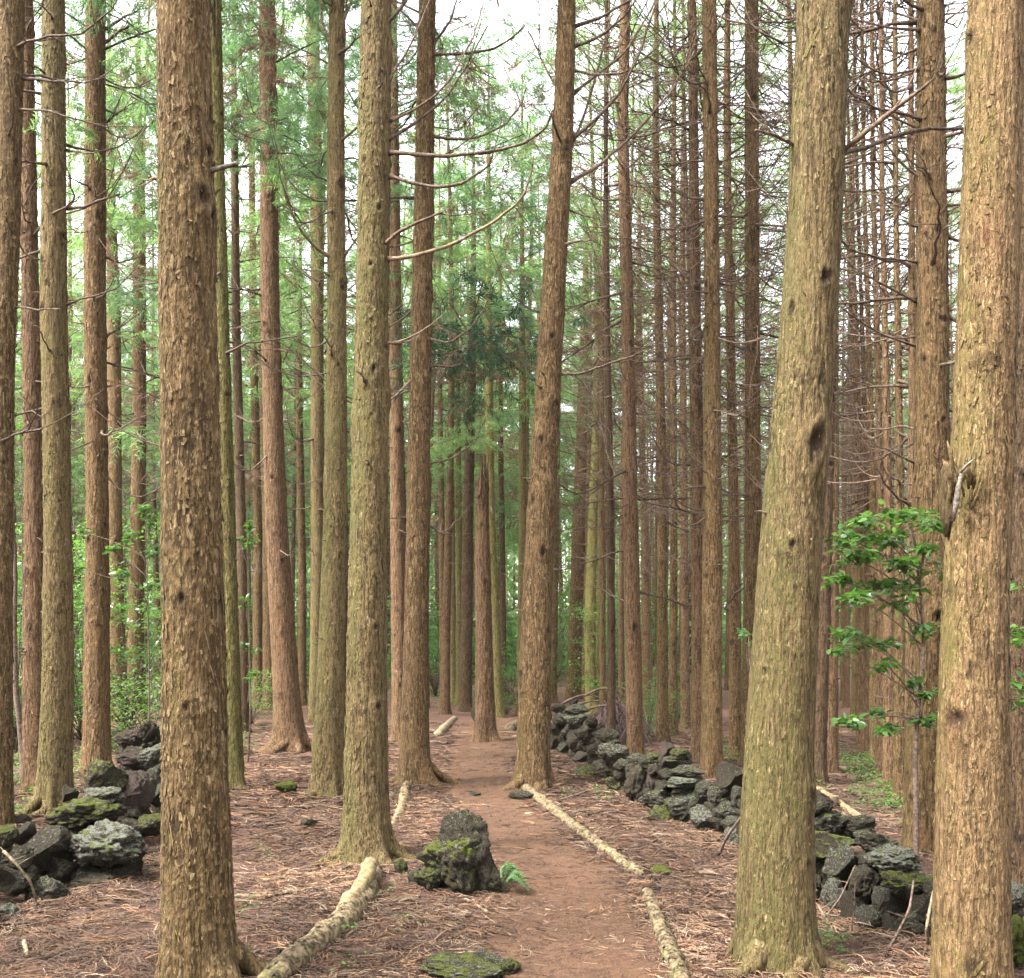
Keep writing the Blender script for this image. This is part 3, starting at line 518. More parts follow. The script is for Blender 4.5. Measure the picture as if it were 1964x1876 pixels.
# the row along the open lane on the right
row = [(1745,1592,28),(1722,1545,25),(1701,1512,24),(1688,1486,22),(1674,1466,20),(1664,1450,17),(1655,1438,15),(1648,1428,14)]
ordn = ['nearest', 'second nearest', 'third nearest', 'fourth nearest', 'fifth nearest', 'sixth nearest', 'seventh nearest', 'farthest']
for k, (u, v, w_) in enumerate(row):
    TREES['row%d' % k] = (['red', 'brown', 'red'][k % 3], [(u + 4 - k * 5, 350, w_ * .38), (u + 2, 900, w_ * .62), (u, v, w_)], None, dict(br=8 if k < 4 else 4, dense=1, row=1), ordn[k] + ' trunk of the row along the right side of the open lane')
ROOT = {}; BASE = {}; CL = {}
def cedar(key, bk, pts, d, st, label):
    pts = sorted(pts, key=lambda q: -q[1]); u0, v0, w0 = pts[0]
    if d is None: b0 = G(u0, v0); d = b0.y
    x0 = (u0 - CU) / FP * d; zb = gnd(x0, d); base = Vector((x0, d, zb))
    ps = []
    for (u, v, w) in pts:
        q = P(u, v, d); ps.append((q.x - base.x, 0.0, q.z - zb, w / FP * d / 2 * .955))
    ps[0] = (0, 0, -.15, ps[0][3]); ps = np.array(ps)
    if ps[1][2] < .3: ps[1][2] = .35
    H = max(17.0, ps[-1][2] + 3) + (d % 1) * 1.5; last = ps[-1]; prev = ps[-2]; sl = (last[0] - prev[0]) / max(.5, last[2] - prev[2]); sr = (prev[3] - last[3]) / max(.5, last[2] - prev[2])
    ex = []
    for k in range(1, 6):
        z = last[2] + (H - last[2]) * k / 5; dz = z - last[2]; ex.append((last[0] + sl * min(dz, 2) * .8, 0, z, max(.02, last[3] * (1 - .88 * (k / 5) ** 1.1))))
    cl = np.concatenate([ps, np.array(ex)]); rad = cl[:, 3]; cl = cl[:, :3]
    cl[:, 1] = .04 * d / 8 * np.sin(cl[:, 2] * .5 + x0)
    seed = abs(hash_key(key)) % 9973
    res = max(.0080, d / 1024 * (1.5 if d > 7 else 1.7)); zf = CAMH + .66 * d
    root = link('cedar_tree', None, None, base); tag(root, label, 'tree', 'cedar trees around the path')
    V, Q, T, fa, ka = trunk_mesh(cl, rad, seed, res, zf + .3, st.get('fl', .3), .22 if d < 8 else .3, st.get('amp', .0038), int(st.get('knots', 44)), 5, st.get('fdir'), fa=st.get('fa', .7))
    link('trunk', mesh('trunk', V, Q, T, [BK[bk]], attrs={'flake': fa, 'knot': ka}), root)
    if d < 14.5:
        near = d < 6; pm = st.get('pm', 750 if near else 330)
        V, Q, fa = flake_mesh(cl, rad, zf, pm, (.012, .060) if near else (.025, .10), (.004, .021) if near else (.008, .034), st.get('lf', .009 if near else .012), seed, st.get('fl', .3), .22 if d < 8 else .3)
        link('bark_flakes', mesh('bark_flakes', V, Q, None, [BK[bk]], attrs={'flake': fa, 'knot': fa * 0}), root)['kind'] = 'stuff'
    c0 = {True: 8.5, False: 10}[u0 < 1000] + (seed % 17) / 10
    r = random.Random(seed)
    if u0 > 1150: c0 += 2.6
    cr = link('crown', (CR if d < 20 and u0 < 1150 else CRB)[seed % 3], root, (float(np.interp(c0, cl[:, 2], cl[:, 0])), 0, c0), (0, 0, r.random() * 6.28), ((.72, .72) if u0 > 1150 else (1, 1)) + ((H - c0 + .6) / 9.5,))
    n = int(st.get('br', 8) * (1.5 if st.get('dense') and not st.get("row") else 1.7)); zt = min(zf, H - 2)
    lo = 2.6 if st.get('dense') else 3.2
    for k in range(n):
        z = lo + (zt - lo) * ((k + r.random()) / n) ** .85
        if z > c0 + 1.5 and d > 14: continue
        a = r.random() * 6.283
        src = r.choice(BRT if (d > 12 and r.random() < .5) else BR) if r.random() < (.9 if st.get("dense") else .8) else r.choice(STUB)
        rr_ = float(np.interp(z, cl[:, 2], rad)) * .85; s = r.uniform(.6, 1.05) * (.8 if d < 12 else 1.0)
        link('branch', src, root, (float(np.interp(z, cl[:, 2], cl[:, 0])) + rr_ * math.cos(a), float(np.interp(z, cl[:, 2], cl[:, 1])) + rr_ * math.sin(a), z), (r.uniform(-.3, .3), r.uniform(-.45, .12), a), s)
    for k in range(11 if d > 6 else 2):
        z = r.uniform(.9, min(6.5, zt)); a = r.random() * 6.283; rr_ = float(np.interp(z, cl[:, 2], rad)) * .9
        link('branch_stub', STUB[0], root, (float(np.interp(z, cl[:, 2], cl[:, 0])) + rr_ * math.cos(a), rr_ * math.sin(a), z), (0, r.uniform(-.5, .2), a), r.uniform(.5, 1) * (1 if d > 6 else .6))
    if st.get('dense') and d > 12: 
        o = link('dead_branches', r.choice(BUND_HI), root, (float(np.interp(5, cl[:, 2], cl[:, 0])), 0, 0), (0, 0, r.random() * 6.28), (1, 1, 1)); o['kind'] = 'stuff'
    ROOT[key] = root; BASE[key] = (base, d); CL[key] = (cl, rad)
def hash_key(s):
    h = 17
    for c in s: h = (h * 31 + ord(c)) & 0x7FFFFFFF
    return h
for key, (bk, pts, d, st, label) in TREES.items(): cedar(key, bk, pts, d, st, label)

def limb(tree, pix, w0, w1, dz=0.0, mat=None, name='branch', twigs=2, label=None):
    """a dead limb through measured points, starting at the trunk and swinging dz metres nearer or farther"""
    base, d = BASE[tree]; n = len(pix); pts = [P(u, v, d + dz * k / max(1, n - 1) * 1.0) - base for k, (u, v) in enumerate(pix)]
    p = resample([tuple(q) for q in pts], max(8, n * 5)); t = np.linspace(0, 1, len(p)); k_ = d / FP / 2
    rad = (w0 + (w1 - w0) * t) * k_ * .85; rad[0] *= 1.5; rad[1] *= 1.2; b = MB(); p = p + .014 * d / 10 * np.stack([fbm(p * 5 + j * 9, 3, len(pix) + j) for j in range(3)], 1) * np.linspace(0, 1, len(p))[:, None] ** .5
    b.add(*tube(p, rad, 7, .22, n)); r = random.Random(int(pix[0][0] * 7 + pix[0][1]))
    for _ in range(twigs):
        i = r.randint(len(p) // 3, len(p) - 2); dirv = p[i + 1] - p[i]; dirv = dirv / np.linalg.norm(dirv); L = r.uniform(.12, .5) * d / 9; m = np.linspace(0, 1, 5)
        dd = dirv * .8 + np.array([r.uniform(-.3, .3), r.uniform(-.6, .6), r.uniform(-.5, .8)]); b.add(*tube(p[i] + np.outer(m * L, dd) + np.outer(m * m * L * .3, [0, 0, 1]), rad[i] * .5 * (1 - .7 * m) + .001, 4))
    o = link(name, b.build('branch', [mat or M_BRANCH]), ROOT[tree])
    if label: o['label'] = label
limb('big', [(398,330),(420,324),(457,313)], 15, 10, -.05, M_GREY, label='short broken pale branch stub')
limb('big', [(308,345),(296,341),(291,345)], 8, 6, 0, M_PALE)
limb('bigR', [(1612,292),(1650,262),(1720,205),(1782,158)], 15, 7, -.3, M_BRANCH, twigs=1, label='upper dead limb rising to the right')
limb('bigR', [(1770,170),(1790,152),(1796,140)], 5, 2, 0, M_BRANCH)
limb('bigR', [(1608,296),(1660,284),(1710,262),(1765,248),(1830,247),(1860,249)], 12, 7, .5, M_BRANCH, twigs=1)
limb('bigR', [(1534,285),(1510,270),(1480,258),(1450,250)], 11, 5, -.2, M_BRANCH)
limb('bigR', [(1604,362),(1640,368),(1700,364),(1720,355)], 6, 3, .4, M_BRANCH)
limb('bigR', [(1602,555),(1625,540),(1650,522)], 8, 4, .2, M_BRANCH)
limb('bigR', [(1596,760),(1612,750),(1620,742)], 7, 4, .1, M_BRANCH)
limb('pathL', [(745,292),(800,296),(860,300),(950,292),(1010,272),(1048,244),(1062,212)], 10, 4, -.4, M_BRANCH, twigs=1, label='long pale dead branch sweeping right and up')
limb('pathL', [(748,338),(790,350),(840,360),(890,352),(930,322),(942,312)], 9, 4, -.3, M_BRANCH)
limb('pathL', [(820,360),(870,356),(900,344),(912,332)], 5, 3, -.1, M_PALE)
limb('pathL', [(732,474),(760,448),(800,424),(850,407)], 9, 5, -.3, M_BRANCH)
limb('pathL', [(742,498),(800,490),(870,468),(940,430),(1000,388),(1018,340),(1024,300)], 10, 3, -.5, M_PALE, twigs=1)
limb('pathL', [(738,658),(760,657),(778,654)], 9, 7, 0, M_PALE)
limb('pathL', [(735,48),(755,32),(778,4),(790,-20)], 11, 7, 0, M_BRANCH)
limb('pathL', [(733,190),(745,160),(775,105),(800,60),(830,-10)], 7, 3, 0, M_BRANCH)
limb('pathL', [(748,232),(790,215),(840,180),(880,130),(910,60),(930,0)], 7, 3, .3, M_BRANCH)
limb('pathL', [(745,268),(790,240),(850,195),(900,120),(935,50)], 8, 3, .5, M_BRANCH)
limb('path2', [(826,90),(850,60),(868,30),(880,-10)], 7, 3, 0, M_BRANCH)
limb('path2', [(828,105),(870,104),(930,98),(975,80),(1010,50)], 8, 3, -.4, M_BRANCH)
limb('path2', [(830,262),(880,268),(920,262),(970,240),(1000,205),(1010,170)], 7, 3, .3, M_BRANCH)
limb('path2', [(824,650),(860,660),(905,628),(930,590),(945,545)], 6, 2, -.3, M_BRANCH)
limb('path2', [(822,700),(850,703),(890,700)], 6, 4, .2, M_BRANCH)
limb('path2', [(818,890),(870,878),(910,850),(932,800)], 5, 2, .4, M_BRANCH)
for px, w0 in [([(1092,55),(1150,35),(1210,0),(1240,-20)], 9), ([(1095,92),(1150,72),(1200,30),(1220,0)], 8), ([(1088,300),(1110,250),(1140,160),(1165,60),(1180,-10)], 8), ([(1096,268),(1150,225),(1200,160),(1235,80),(1260,0)], 9),
               ([(1092,350),(1150,318),(1200,270),(1250,220),(1300,160),(1330,100)], 9), ([(1098,180),(1150,140),(1200,100),(1245,30),(1262,-10)], 8), ([(1094,135),(1140,143),(1200,140),(1260,90),(1290,50)], 6),
               ([(1074,178),(1050,140),(1030,100),(1015,60)], 5), ([(1082,290),(1066,245),(1050,212)], 8), ([(1060,430),(1050,400),(1058,360),(1060,330)], 6), ([(1074,470),(1110,462),(1135,460)], 7),
               ([(1072,718),(1110,716),(1160,700),(1200,690),(1240,672)], 7), ([(1084,400),(1120,412),(1150,420)], 5)]:
    limb('lean', px, w0, 3, random.uniform(-.8, .8), M_BRANCH, twigs=2)
for px, w0 in [([(1208,958),(1185,920),(1165,870),(1150,800),(1140,740)], 6), ([(1195,330),(1230,300),(1260,250),(1290,200)], 5), ([(1208,955),(1150,962),(1090,978)], 4), ([(1216,958),(1280,955),(1340,957),(1400,962)], 5),
               ([(1192,215),(1150,150),(1100,70),(1080,0)], 6), ([(1200,660),(1160,640),(1130,612)], 4), ([(1212,700),(1260,690),(1330,680)], 4), ([(1208,1158),(1170,1140),(1140,1120)], 6)]:
    limb('bent', px, w0, 2, random.uniform(-.6, .6), M_BRANCH, twigs=4)
for px, w0 in [([(1765,58),(1700,52),(1632,36)], 7), ([(1765,40),(1720,25),(1690,12)], 6), ([(1762,132),(1700,145),(1655,122),(1625,90)], 6), ([(1762,248),(1720,228),(1680,205),(1630,190)], 6),
               ([(1758,580),(1720,560),(1660,530),(1620,500)], 6), ([(1760,665),(1700,645),(1650,618),(1615,590)], 6), ([(1762,825),(1730,815),(1700,822),(1670,823)], 6), ([(1758,890),(1700,862),(1660,850)], 5),
               ([(1808,350),(1770,345),(1735,318),(1700,280),(1680,240)], 9), ([(1815,40),(1840,20),(1860,0)], 5)]:
    limb('tallR', px, w0, 2.5, random.uniform(-.8, .4), M_BRANCH, twigs=3)
limb('amber', [(195,60),(230,38),(270,14)], 8, 4, -.2, M_BRANCH); limb('amber', [(195,85),(215,70),(245,50)], 9, 5, -.2, M_BRANCH)
limb('amber', [(195,245),(208,232),(232,212)], 6, 3, 0); limb('amber', [(200,650),(212,640),(224,630)], 7, 4, 0)
limb('olive3', [(128,400),(165,395),(205,382),(228,370)], 7, 4, -.4, M_BRANCH); limb('olive3', [(128,288),(160,292),(184,294)], 5, 3, -.3)
limb('edge', [(42,150),(80,152),(130,158)], 8, 5, -.3, M_BRANCH); limb('edge', [(36,75),(55,60),(62,55)], 7, 4, 0); limb('edge', [(22,830),(48,828),(80,822)], 7, 5, -.1); limb('edge', [(22,588),(70,592),(116,594)], 5, 3, -.4)
limb('forked', [(660,490),(690,450),(740,440)], 6, 3, .4); limb('forked', [(650,110),(655,50),(672,0),(690,-40)], 9, 5, 0, M_BRANCH); limb('forked', [(640,120),(625,60),(612,0)], 6, 4, 0)
limb('forked', [(632,492),(600,470),(575,440),(555,400),(546,362)], 8, 4, -.6, M_PALE, label='pale dead branch curling up to the left'); limb('forked', [(655,270),(690,240),(740,190),(760,120)], 6, 3, .4, twigs=3)
# burl and torn bark on the pale cedar
base, d = BASE['pale']; b = MB(); r = random.Random(4)
for k in range(13):
    u, v = 1822 + r.uniform(0, 45), 905 + r.uniform(-20, 45); a = P(u, v + 40, d - .13) - base; c = P(u + r.uniform(-25, 30), v - r.uniform(0, 50), d - .17 - r.random() * .05) - base
    V, Q, T = tube(resample([tuple(a), tuple((a + c) / 2 + Vector((0, -.02, 0))), tuple(c)], 7), np.array([.006, .010, .011, .010, .008, .005, .002]) * r.uniform(.6, 1.2), 5, .4, k); b.add(V, Q, T, flake=0.7, knot=0.0)
link('torn_bark', b.build('torn_bark', [BK['tan']]), ROOT['pale'])['label'] = 'splintered bark around the wound'
b = MB(); b.add(*tube(np.array([tuple(P(u, v, d - dd) - base) for u, v, dd in [(1830,930,.13),(1842,905,.20),(1855,892,.24),(1868,880,.26)]]), [.010, .008, .006, .003], 5, .2)); b.add(*tube(np.array([tuple(P(u, v, d - dd) - base) for u, v, dd in [(1845,900,.2),(1838,935,.2),(1836,965,.17),(1828,1000,.15)]]), [.006, .010, .013, .008], 6, .3))
link('broken_twig', b.build('broken_twig', [M_GREY]), ROOT['pale'])
V, Q, T = tube(np.array([tuple(P(1817, v, d - .02) - base) for v in (885, 905, 930, 960, 990, 1030)]), [.012, .028, .036, .034, .030, .010], 12, .35, 3); b = MB(); b.add(V, Q, T, flake=0.2, knot=.55)
link('burl', b.build('burl', [BK['tan']]), ROOT['pale'])['label'] = 'dark healed wound bulging from the side'

# green tufts low on some stems (measured places, each on its tree)
for tree, u, v, d, k, s in [('amber',215,70,None,0,.9),('amber',240,150,None,2,.8),('olive3',150,250,None,2,.7),('rust',75,260,None,0,.5),('amber',160,30,None,0,.7),('flared',470,60,17,0,1.4),('flared',430,180,19,1,1.6),('flared',545,330,16,2,1.1),('flared',560,240,17,0,1.0),('flared',530,400,17,2,1.0),('slimgr',470,260,15,1,1.2),
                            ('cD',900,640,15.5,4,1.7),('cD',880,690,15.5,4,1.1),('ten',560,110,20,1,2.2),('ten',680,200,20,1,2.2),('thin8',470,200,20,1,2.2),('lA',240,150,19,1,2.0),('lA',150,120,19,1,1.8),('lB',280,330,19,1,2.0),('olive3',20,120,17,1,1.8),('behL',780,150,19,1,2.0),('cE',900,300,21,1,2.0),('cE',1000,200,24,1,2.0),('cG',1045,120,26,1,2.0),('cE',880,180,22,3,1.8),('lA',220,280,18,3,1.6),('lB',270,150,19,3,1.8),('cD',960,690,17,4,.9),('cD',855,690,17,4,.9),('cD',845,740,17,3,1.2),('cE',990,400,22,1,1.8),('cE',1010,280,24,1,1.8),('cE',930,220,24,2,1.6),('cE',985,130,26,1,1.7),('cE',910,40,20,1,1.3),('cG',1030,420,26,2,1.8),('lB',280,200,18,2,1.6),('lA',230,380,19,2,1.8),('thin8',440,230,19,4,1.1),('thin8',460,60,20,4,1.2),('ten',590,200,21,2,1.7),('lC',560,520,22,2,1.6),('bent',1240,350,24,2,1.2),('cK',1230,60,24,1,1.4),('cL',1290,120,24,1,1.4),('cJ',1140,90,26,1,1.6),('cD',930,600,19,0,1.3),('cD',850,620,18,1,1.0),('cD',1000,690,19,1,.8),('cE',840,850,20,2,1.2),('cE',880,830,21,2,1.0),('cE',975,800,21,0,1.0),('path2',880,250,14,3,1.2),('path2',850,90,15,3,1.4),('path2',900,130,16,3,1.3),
                            ('lA',215,500,20,3,1.3),('lA',240,330,20,3,1.5),('lB',250,560,20,0,1.4),('lB',285,480,22,3,1.4),('cF',965,970,30,0,1.2),('cG',1010,900,28,2,1.4),('cE',900,400,20,3,1.0),('cH',1080,560,24,0,1.3),('cG',990,520,22,1,1.3),('cG',960,480,24,2,1.5),('lB',240,420,20,2,1.4),('lA',225,220,19,0,1.5),('lA',250,90,18,2,1.4),('olive3',20,240,14,0,1.0),('forked',580,150,16,1,1.0),('forked',590,330,17,0,1.1),
                            ('ten',560,60,19,0,1.4),('ten',690,110,18,0,1.3),('ten',690,300,18,1,1.2),('thin8',455,130,18,0,1.6),('thin8',500,110,19,1,1.3),('behL',790,360,17,0,1.1),('behL',775,520,17,1,1.0),('behL',860,450,20,2,1.4),('cD',900,520,21,2,1.5),('cE',1000,590,22,0,1.4),('cE',970,370,22,1,1.6)]:
    bs, dd = BASE[tree]; d = d or dd + .35
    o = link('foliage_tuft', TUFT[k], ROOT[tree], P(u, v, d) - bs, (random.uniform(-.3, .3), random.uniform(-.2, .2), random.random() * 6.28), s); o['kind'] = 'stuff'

def roots(key, spec):
    bs, d = BASE[key]; r0 = CL[key][1][1]
    for k, (a, L) in enumerate(spec):
        t = np.linspace(0, 1, 9); rad = r0 * .75 + t * L; aa = a + .35 * np.sin(t * 3 + k); x = rad * np.cos(aa); y = rad * np.sin(aa)
        z = np.array([gnd(bs.x + i, bs.y + j) - bs.z for i, j in zip(x, y)]) + .17 * (1 - t) ** 3 * (L / .4) - .012 * t
        V, Q, T = tube(np.stack([x, y, z], 1), r0 * .34 * (1 - t) ** .8 + .008, 8, .3, k); b = MB(); b.add(V, Q, T, flake=.3, knot=0.0)
        link('root', b.build('root', [BK[TREES[key][0]]]), ROOT[key])
roots('pathL', [(-.5, .42), (-1.5, .34), (-2.5, .45), (3.0, .3), (.3, .3)]); roots('path2', [(-.35, .75), (-1.2, .4), (-2.2, .45), (3.1, .4), (.5, .4)]); roots('lean', [(-.6, .3), (-1.6, .3), (-2.6, .42), (3.3, .3)])
roots('flared', [(-.2, .6), (-1.2, .5), (-2.0, .5), (-2.9, .6)]); roots('olive3', [(-.6, .3), (-2.6, .4), (-1.6, .3)]); roots('big', [(-.25, .42), (-1.9, .2)]); roots('bigR', [(-.45, .34), (-2.7, .28), (-1.3, .2)]); roots('forked', [(-.6, .3), (-2.4, .35)])

# broken snag
pts = [(932,1424,40),(928,1200,32),(925,1060,30),(925,980,26),(929,868,17)]; b0 = G(932, 1424); base = Vector((b0.x, b0.y, gnd(b0.x, b0.y))); d = b0.y
ps = np.array([(P(u, v, d).x - base.x, 0, P(u, v, d).z - base.z, w_ / FP * d / 2) for u, v, w_ in pts]); ps[0, 2] = -.15
sn = tag(link('dead_snag', None, None, base), 'broken dead snag with splintered grey top beside the path', 'dead tree')
V, Q, T, fa, ka = trunk_mesh(ps[:, :3], ps[:, 3], 77, .018, 99, .5, .3, .008, 8, 5, None, .05, .4, topcut=1.0)
link('trunk', mesh('trunk', V, Q, T, [BK['red']], attrs={'flake': fa, 'knot': ka}), sn)
b = MB()
for k in range(7):
    a = k * .9; rr_ = .07; p = np.array([[ps[-2, 0] + rr_ * math.cos(a), rr_ * math.sin(a), 2.6], [ps[-2, 0] + .03 + rr_ * .9 * math.cos(a), rr_ * .9 * math.sin(a), 3.6], [ps[-1, 0] + rr_ * .6 * math.cos(a), rr_ * .6 * math.sin(a), 4.4 + .75 * ((k * 37) % 10) / 10]])
    b.add(*tube(resample(p, 7), [.03, .035, .035, .03, .025, .018, .004], 5, .3, k))
link('splinters', b.build('splinters', [M_GREY]), sn)
# crooked sapling with forked top
sp = tag(link('crooked_sapling', None, None, G(1133, 1345)), 'pale crooked sapling trunk zigzagging upward behind the far end of the stone wall', 'sapling'); d = sp.location.y
b = MB(); p = resample([tuple(P(u, v, d) - sp.location) for u, v in [(1133,1345),(1128,1270),(1122,1190),(1130,1110),(1148,1050),(1158,1000),(1156,940),(1150,870)]], 40); b.add(*tube(p, np.linspace(.075, .028, 40), 7, .2))
link('trunk', b.build('trunk', [M_GREY]), sp)
for px in [[(1128,1300),(1150,1230),(1170,1150),(1175,1100)], [(1130,1310),(1160,1260),(1180,1200),(1190,1150)], [(1150,870),(1140,800),(1125,720)], [(1158,960),(1175,900),(1190,850)]]:
    b = MB(); p = resample([tuple(P(u, v, d) - sp.location) for u, v in px], 14); b.add(*tube(p, np.linspace(.035, .012, 14), 5, .1)); link('branch', b.build('branch', [M_GREY]), sp)
# curved stem at the left edge
s2 = tag(link('thin_sapling', None, None, G(44, 1500)), 'thin curved bare sapling between the edge trunk and the rust coloured trunk', 'sapling'); d = s2.location.y
b = MB(); p = resample([tuple(P(u, v, d) - s2.location) for u, v in [(46,1500),(42,1430),(30,1320),(27,1200),(30,1100),(24,980)]], 30); b.add(*tube(p, np.linspace(.045, .02, 30), 6, .15)); link('stem', b.build('stem', [M_TWIG]), s2)

# ---------------------------------------------------------------- the many trees farther off
def far_trunk(seed, H=19):
    r = np.random.default_rng(seed); z = np.linspace(0, H, 12); cl = np.stack([.12 * np.sin(z * .35 + seed), .12 * np.cos(z * .3 + seed) - .12 * math.cos(seed), z], 1); cl[:, :2] -= cl[0, :2]
    rad = .165 * (1 - .85 * (z / H) ** 1.15); V, Q, T, fa, ka = trunk_mesh(cl, rad, seed, .034, 13, .35, .3, .007, 60, 5, None, .06, .16); return V, Q, T, fa, ka
FT = {}
for k in range(4):
    V, Q, T, fa, ka = far_trunk(800 + k)
    FT[k] = mesh('trunk', V, Q, T, [BK['brown']], attrs={'flake': fa, 'knot': ka})
placed = [(BASE[k][0].x, BASE[k][0].y) for k in BASE] + [(b0.x, b0.y)]
cand = []; NB = len(placed)
r = random.Random(99)
for _ in range(60000):
    d = math.sqrt(r.uniform(13 ** 2, 64 ** 2)); u = r.uniform(-140, 2100); x = (u - CU) / FP * d; t_ = path_t(np.array([x]), np.array([d]))[0]
    right = u > 1150
    if right and d < 16.5: continue
    if not right and d < (24 if u < 620 else 27): continue
    if .29 * d < x < 3.75 + .28 * (d - 9.4) and 9 < d < 33: continue
    if t_ > 0 or abs(x - np.interp(d, PD, PX)) < .9: continue
    if u > 1640 and x < 3.9 + .28 * (d - 9.4) and d < 30: continue
    sp_ = (2.8 if u > 1640 else (2.7 if d < 23 else 1.8)) if right else 3.0
    if d > 40: sp_ = 2.6
    if any((x - a) ** 2 + (d - c) ** 2 < (sp_ if a_i >= NB else 1.3) ** 2 for a_i, (a, c) in enumerate(placed)): continue
    placed.append((x, d)); cand.append((x, d, u))
    if len(cand) >= 285: break
LM = [(-300, 'photo edge'), (-3, 'edge cedar'), (65, 'rust trunk'), (112, 'olive cedar'), (184, 'straight brown cedar'), (375, 'big flaky cedar'), (445, 'slim green trunk'), (540, 'flared cedar'), (638, 'olive brown cedar'), (704, 'mossy path cedar'),
      (797, 'clawing root cedar'), (930, 'broken snag'), (1028, 'leaning cedar'), (1213, 'bent trunk'), (1365, 'close pair'), (1440, 'knotty trunk'), (1510, 'big olive cedar'), (1780, 'thick brown cedar'), (1870, 'pale cedar'), (2400, 'photo edge')]
ORD = 'first second third fourth fifth sixth seventh eighth ninth tenth eleventh twelfth thirteenth fourteenth fifteenth sixteenth seventeenth eighteenth nineteenth twentieth'.split() + ['twenty-' + w_ for w_ in 'first second third fourth fifth sixth seventh eighth ninth'.split()] + ['thirtieth'] + ['thirty-' + w_ for w_ in 'first second third fourth fifth sixth seventh eighth ninth'.split()] + ['fortieth'] * 20
cand.sort(key=lambda q: q[2]); gap = {}
for (x, d, u) in cand:
    gi = max(i_ for i_, (lu, _) in enumerate(LM) if lu <= u); gap[gi] = gap.get(gi, -1) + 1; word = ORD[gap[gi]]
    right = u > 1150
    bkn = r.choice(['red', 'brown', 'brown', 'red', 'dark'] if right else ['brown', 'olive', 'green', 'brown', 'dark', 'red'])
    if right: lab, gr, cat = 'slim brown trunk among the dense far rows behind the right stone wall', 'far cedars behind the right stone wall', 'tree'
    elif u > 760: lab, gr, cat = 'slim trunk among the far cedars beyond the end of the path', 'far cedars beyond the path', 'tree'
    else: lab, gr, cat = 'slim trunk among the far cedars beyond the leafy bushes on the left', 'far cedars on the left', 'tree'
    lab = 'far %s trunk, %s from left between the %s and the %s' % ({'red': 'reddish', 'green': 'greenish'}.get(bkn, bkn), word, LM[gi][1], LM[gi + 1][1])
    root = tag(link('cedar_tree', None, None, (x, d, gnd(x, d))), lab, cat, gr); s = r.uniform(.75, 1.15) * (.52 if right else .82); hz = r.uniform(.9, 1.12)
    tk = link('trunk', FT[r.randrange(4)], root, (0, 0, 0), (r.uniform(-.015, .015), r.uniform(-.02, .02), r.random() * 6.28), (s, s, hz)); tk.material_slots[0].link = 'OBJECT'; tk.material_slots[0].material = BK[bkn]
    c0 = (r.uniform(10.0, 13.0) if right else r.uniform(5.2, 8.8)) * hz
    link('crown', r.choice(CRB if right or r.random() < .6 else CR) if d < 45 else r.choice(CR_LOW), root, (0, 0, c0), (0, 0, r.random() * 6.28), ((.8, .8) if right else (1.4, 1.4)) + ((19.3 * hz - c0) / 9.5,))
    o = link('dead_branches', r.choice(BUND_HI if right else BUND), root, (0, 0, 0), (0, 0, r.random() * 6.28), (1, 1, hz)); o['kind'] = 'stuff'

# the wood beyond, read as one mass
b = MB(); bc = MB(); r2 = np.random.default_rng(5)
for _ in range(520):
    d = r2.uniform(64, 150); x = r2.uniform(-.62, .62) * d; z0 = gnd(x, d); H = r2.uniform(16, 21); t = np.linspace(0, 1, 4)
    V, Q, T = tube(np.stack([x + 0 * t, d + 0 * t, z0 + t * H], 1), .17 * (1 - .8 * t), 6, cap=False); b.add(V, Q, T, flake=0.3, knot=0.0)
    n = 360; zt = r2.random(n) ** .8; hh = H * .22 + zt * H * .8; rr_ = 2.6 * (1 - zt) ** .7 * np.sqrt(r2.random(n)) + .1; a = r2.random(n) * 6.283
    c = np.stack([x + rr_ * np.cos(a), d + rr_ * np.sin(a), z0 + hh], 1); dv = np.stack([np.cos(a) * .6, np.sin(a) * .6, -r2.random(n)], 1) * r2.uniform(.45, 1.1, n)[:, None]
    s = r2.normal(0, 1, (n, 3)); s /= np.linalg.norm(s, axis=1, keepdims=True); s *= .15
    bc.add(np.stack([c, c + dv * .5 + s, c + dv, c + dv * .5 - s], 1).reshape(-1, 3), quads(n), tint=np.repeat(r2.random(n), 4))
for _ in range(700):
    d = r2.uniform(50, 120); x = r2.uniform(-.62, .62) * d; z0 = gnd(x, d); n = 80; C = np.array([x, d, z0]) + r2.normal(0, 1, (n, 3)) * [1.3, 1.3, 1.1] + [0, 0, 1.5]; s = r2.normal(0, .2, (n, 3)); q = r2.normal(0, .2, (n, 3))
    bc.add(np.stack([C, C + s, C + s + q, C + q], 1).reshape(-1, 3), quads(n), tint=np.repeat(r2.random(n), 4))
for _ in range(400):                                  # the same wood, unseen behind and beside the viewer, added for its shade
    x = r2.uniform(-45, 45); d = r2.uniform(-45, 40)
    if math.hypot(x, d) < 5 or abs(x) < .68 * d + 3 and d > -3: continue
    z0 = gnd(x, d); H = r2.uniform(16, 20); t = np.linspace(0, 1, 4); V, Q, T = tube(np.stack([x + 0 * t, d + 0 * t, z0 + t * H], 1), .15 * (1 - .8 * t), 6, cap=False); b.add(V, Q, T, flake=0.3, knot=0.0)
    n = 260; zt = r2.random(n); hh = H * .45 + zt * H * .56; rr_ = 2.3 * (1 - zt) ** .7 * np.sqrt(r2.random(n)) + .1; a = r2.random(n) * 6.283; c = np.stack([x + rr_ * np.cos(a), d + rr_ * np.sin(a), z0 + hh], 1); dv = np.stack([np.cos(a) * .6, np.sin(a) * .6, -r2.random(n)], 1) * r2.uniform(.3, .7, n)[:, None]
    s = r2.normal(0, 1, (n, 3)); s /= np.linalg.norm(s, axis=1, keepdims=True); s *= .08; bc.add(np.stack([c, c + dv * .5 + s, c + dv, c + dv * .5 - s], 1).reshape(-1, 3), quads(n), tint=np.repeat(r2.random(n), 4))
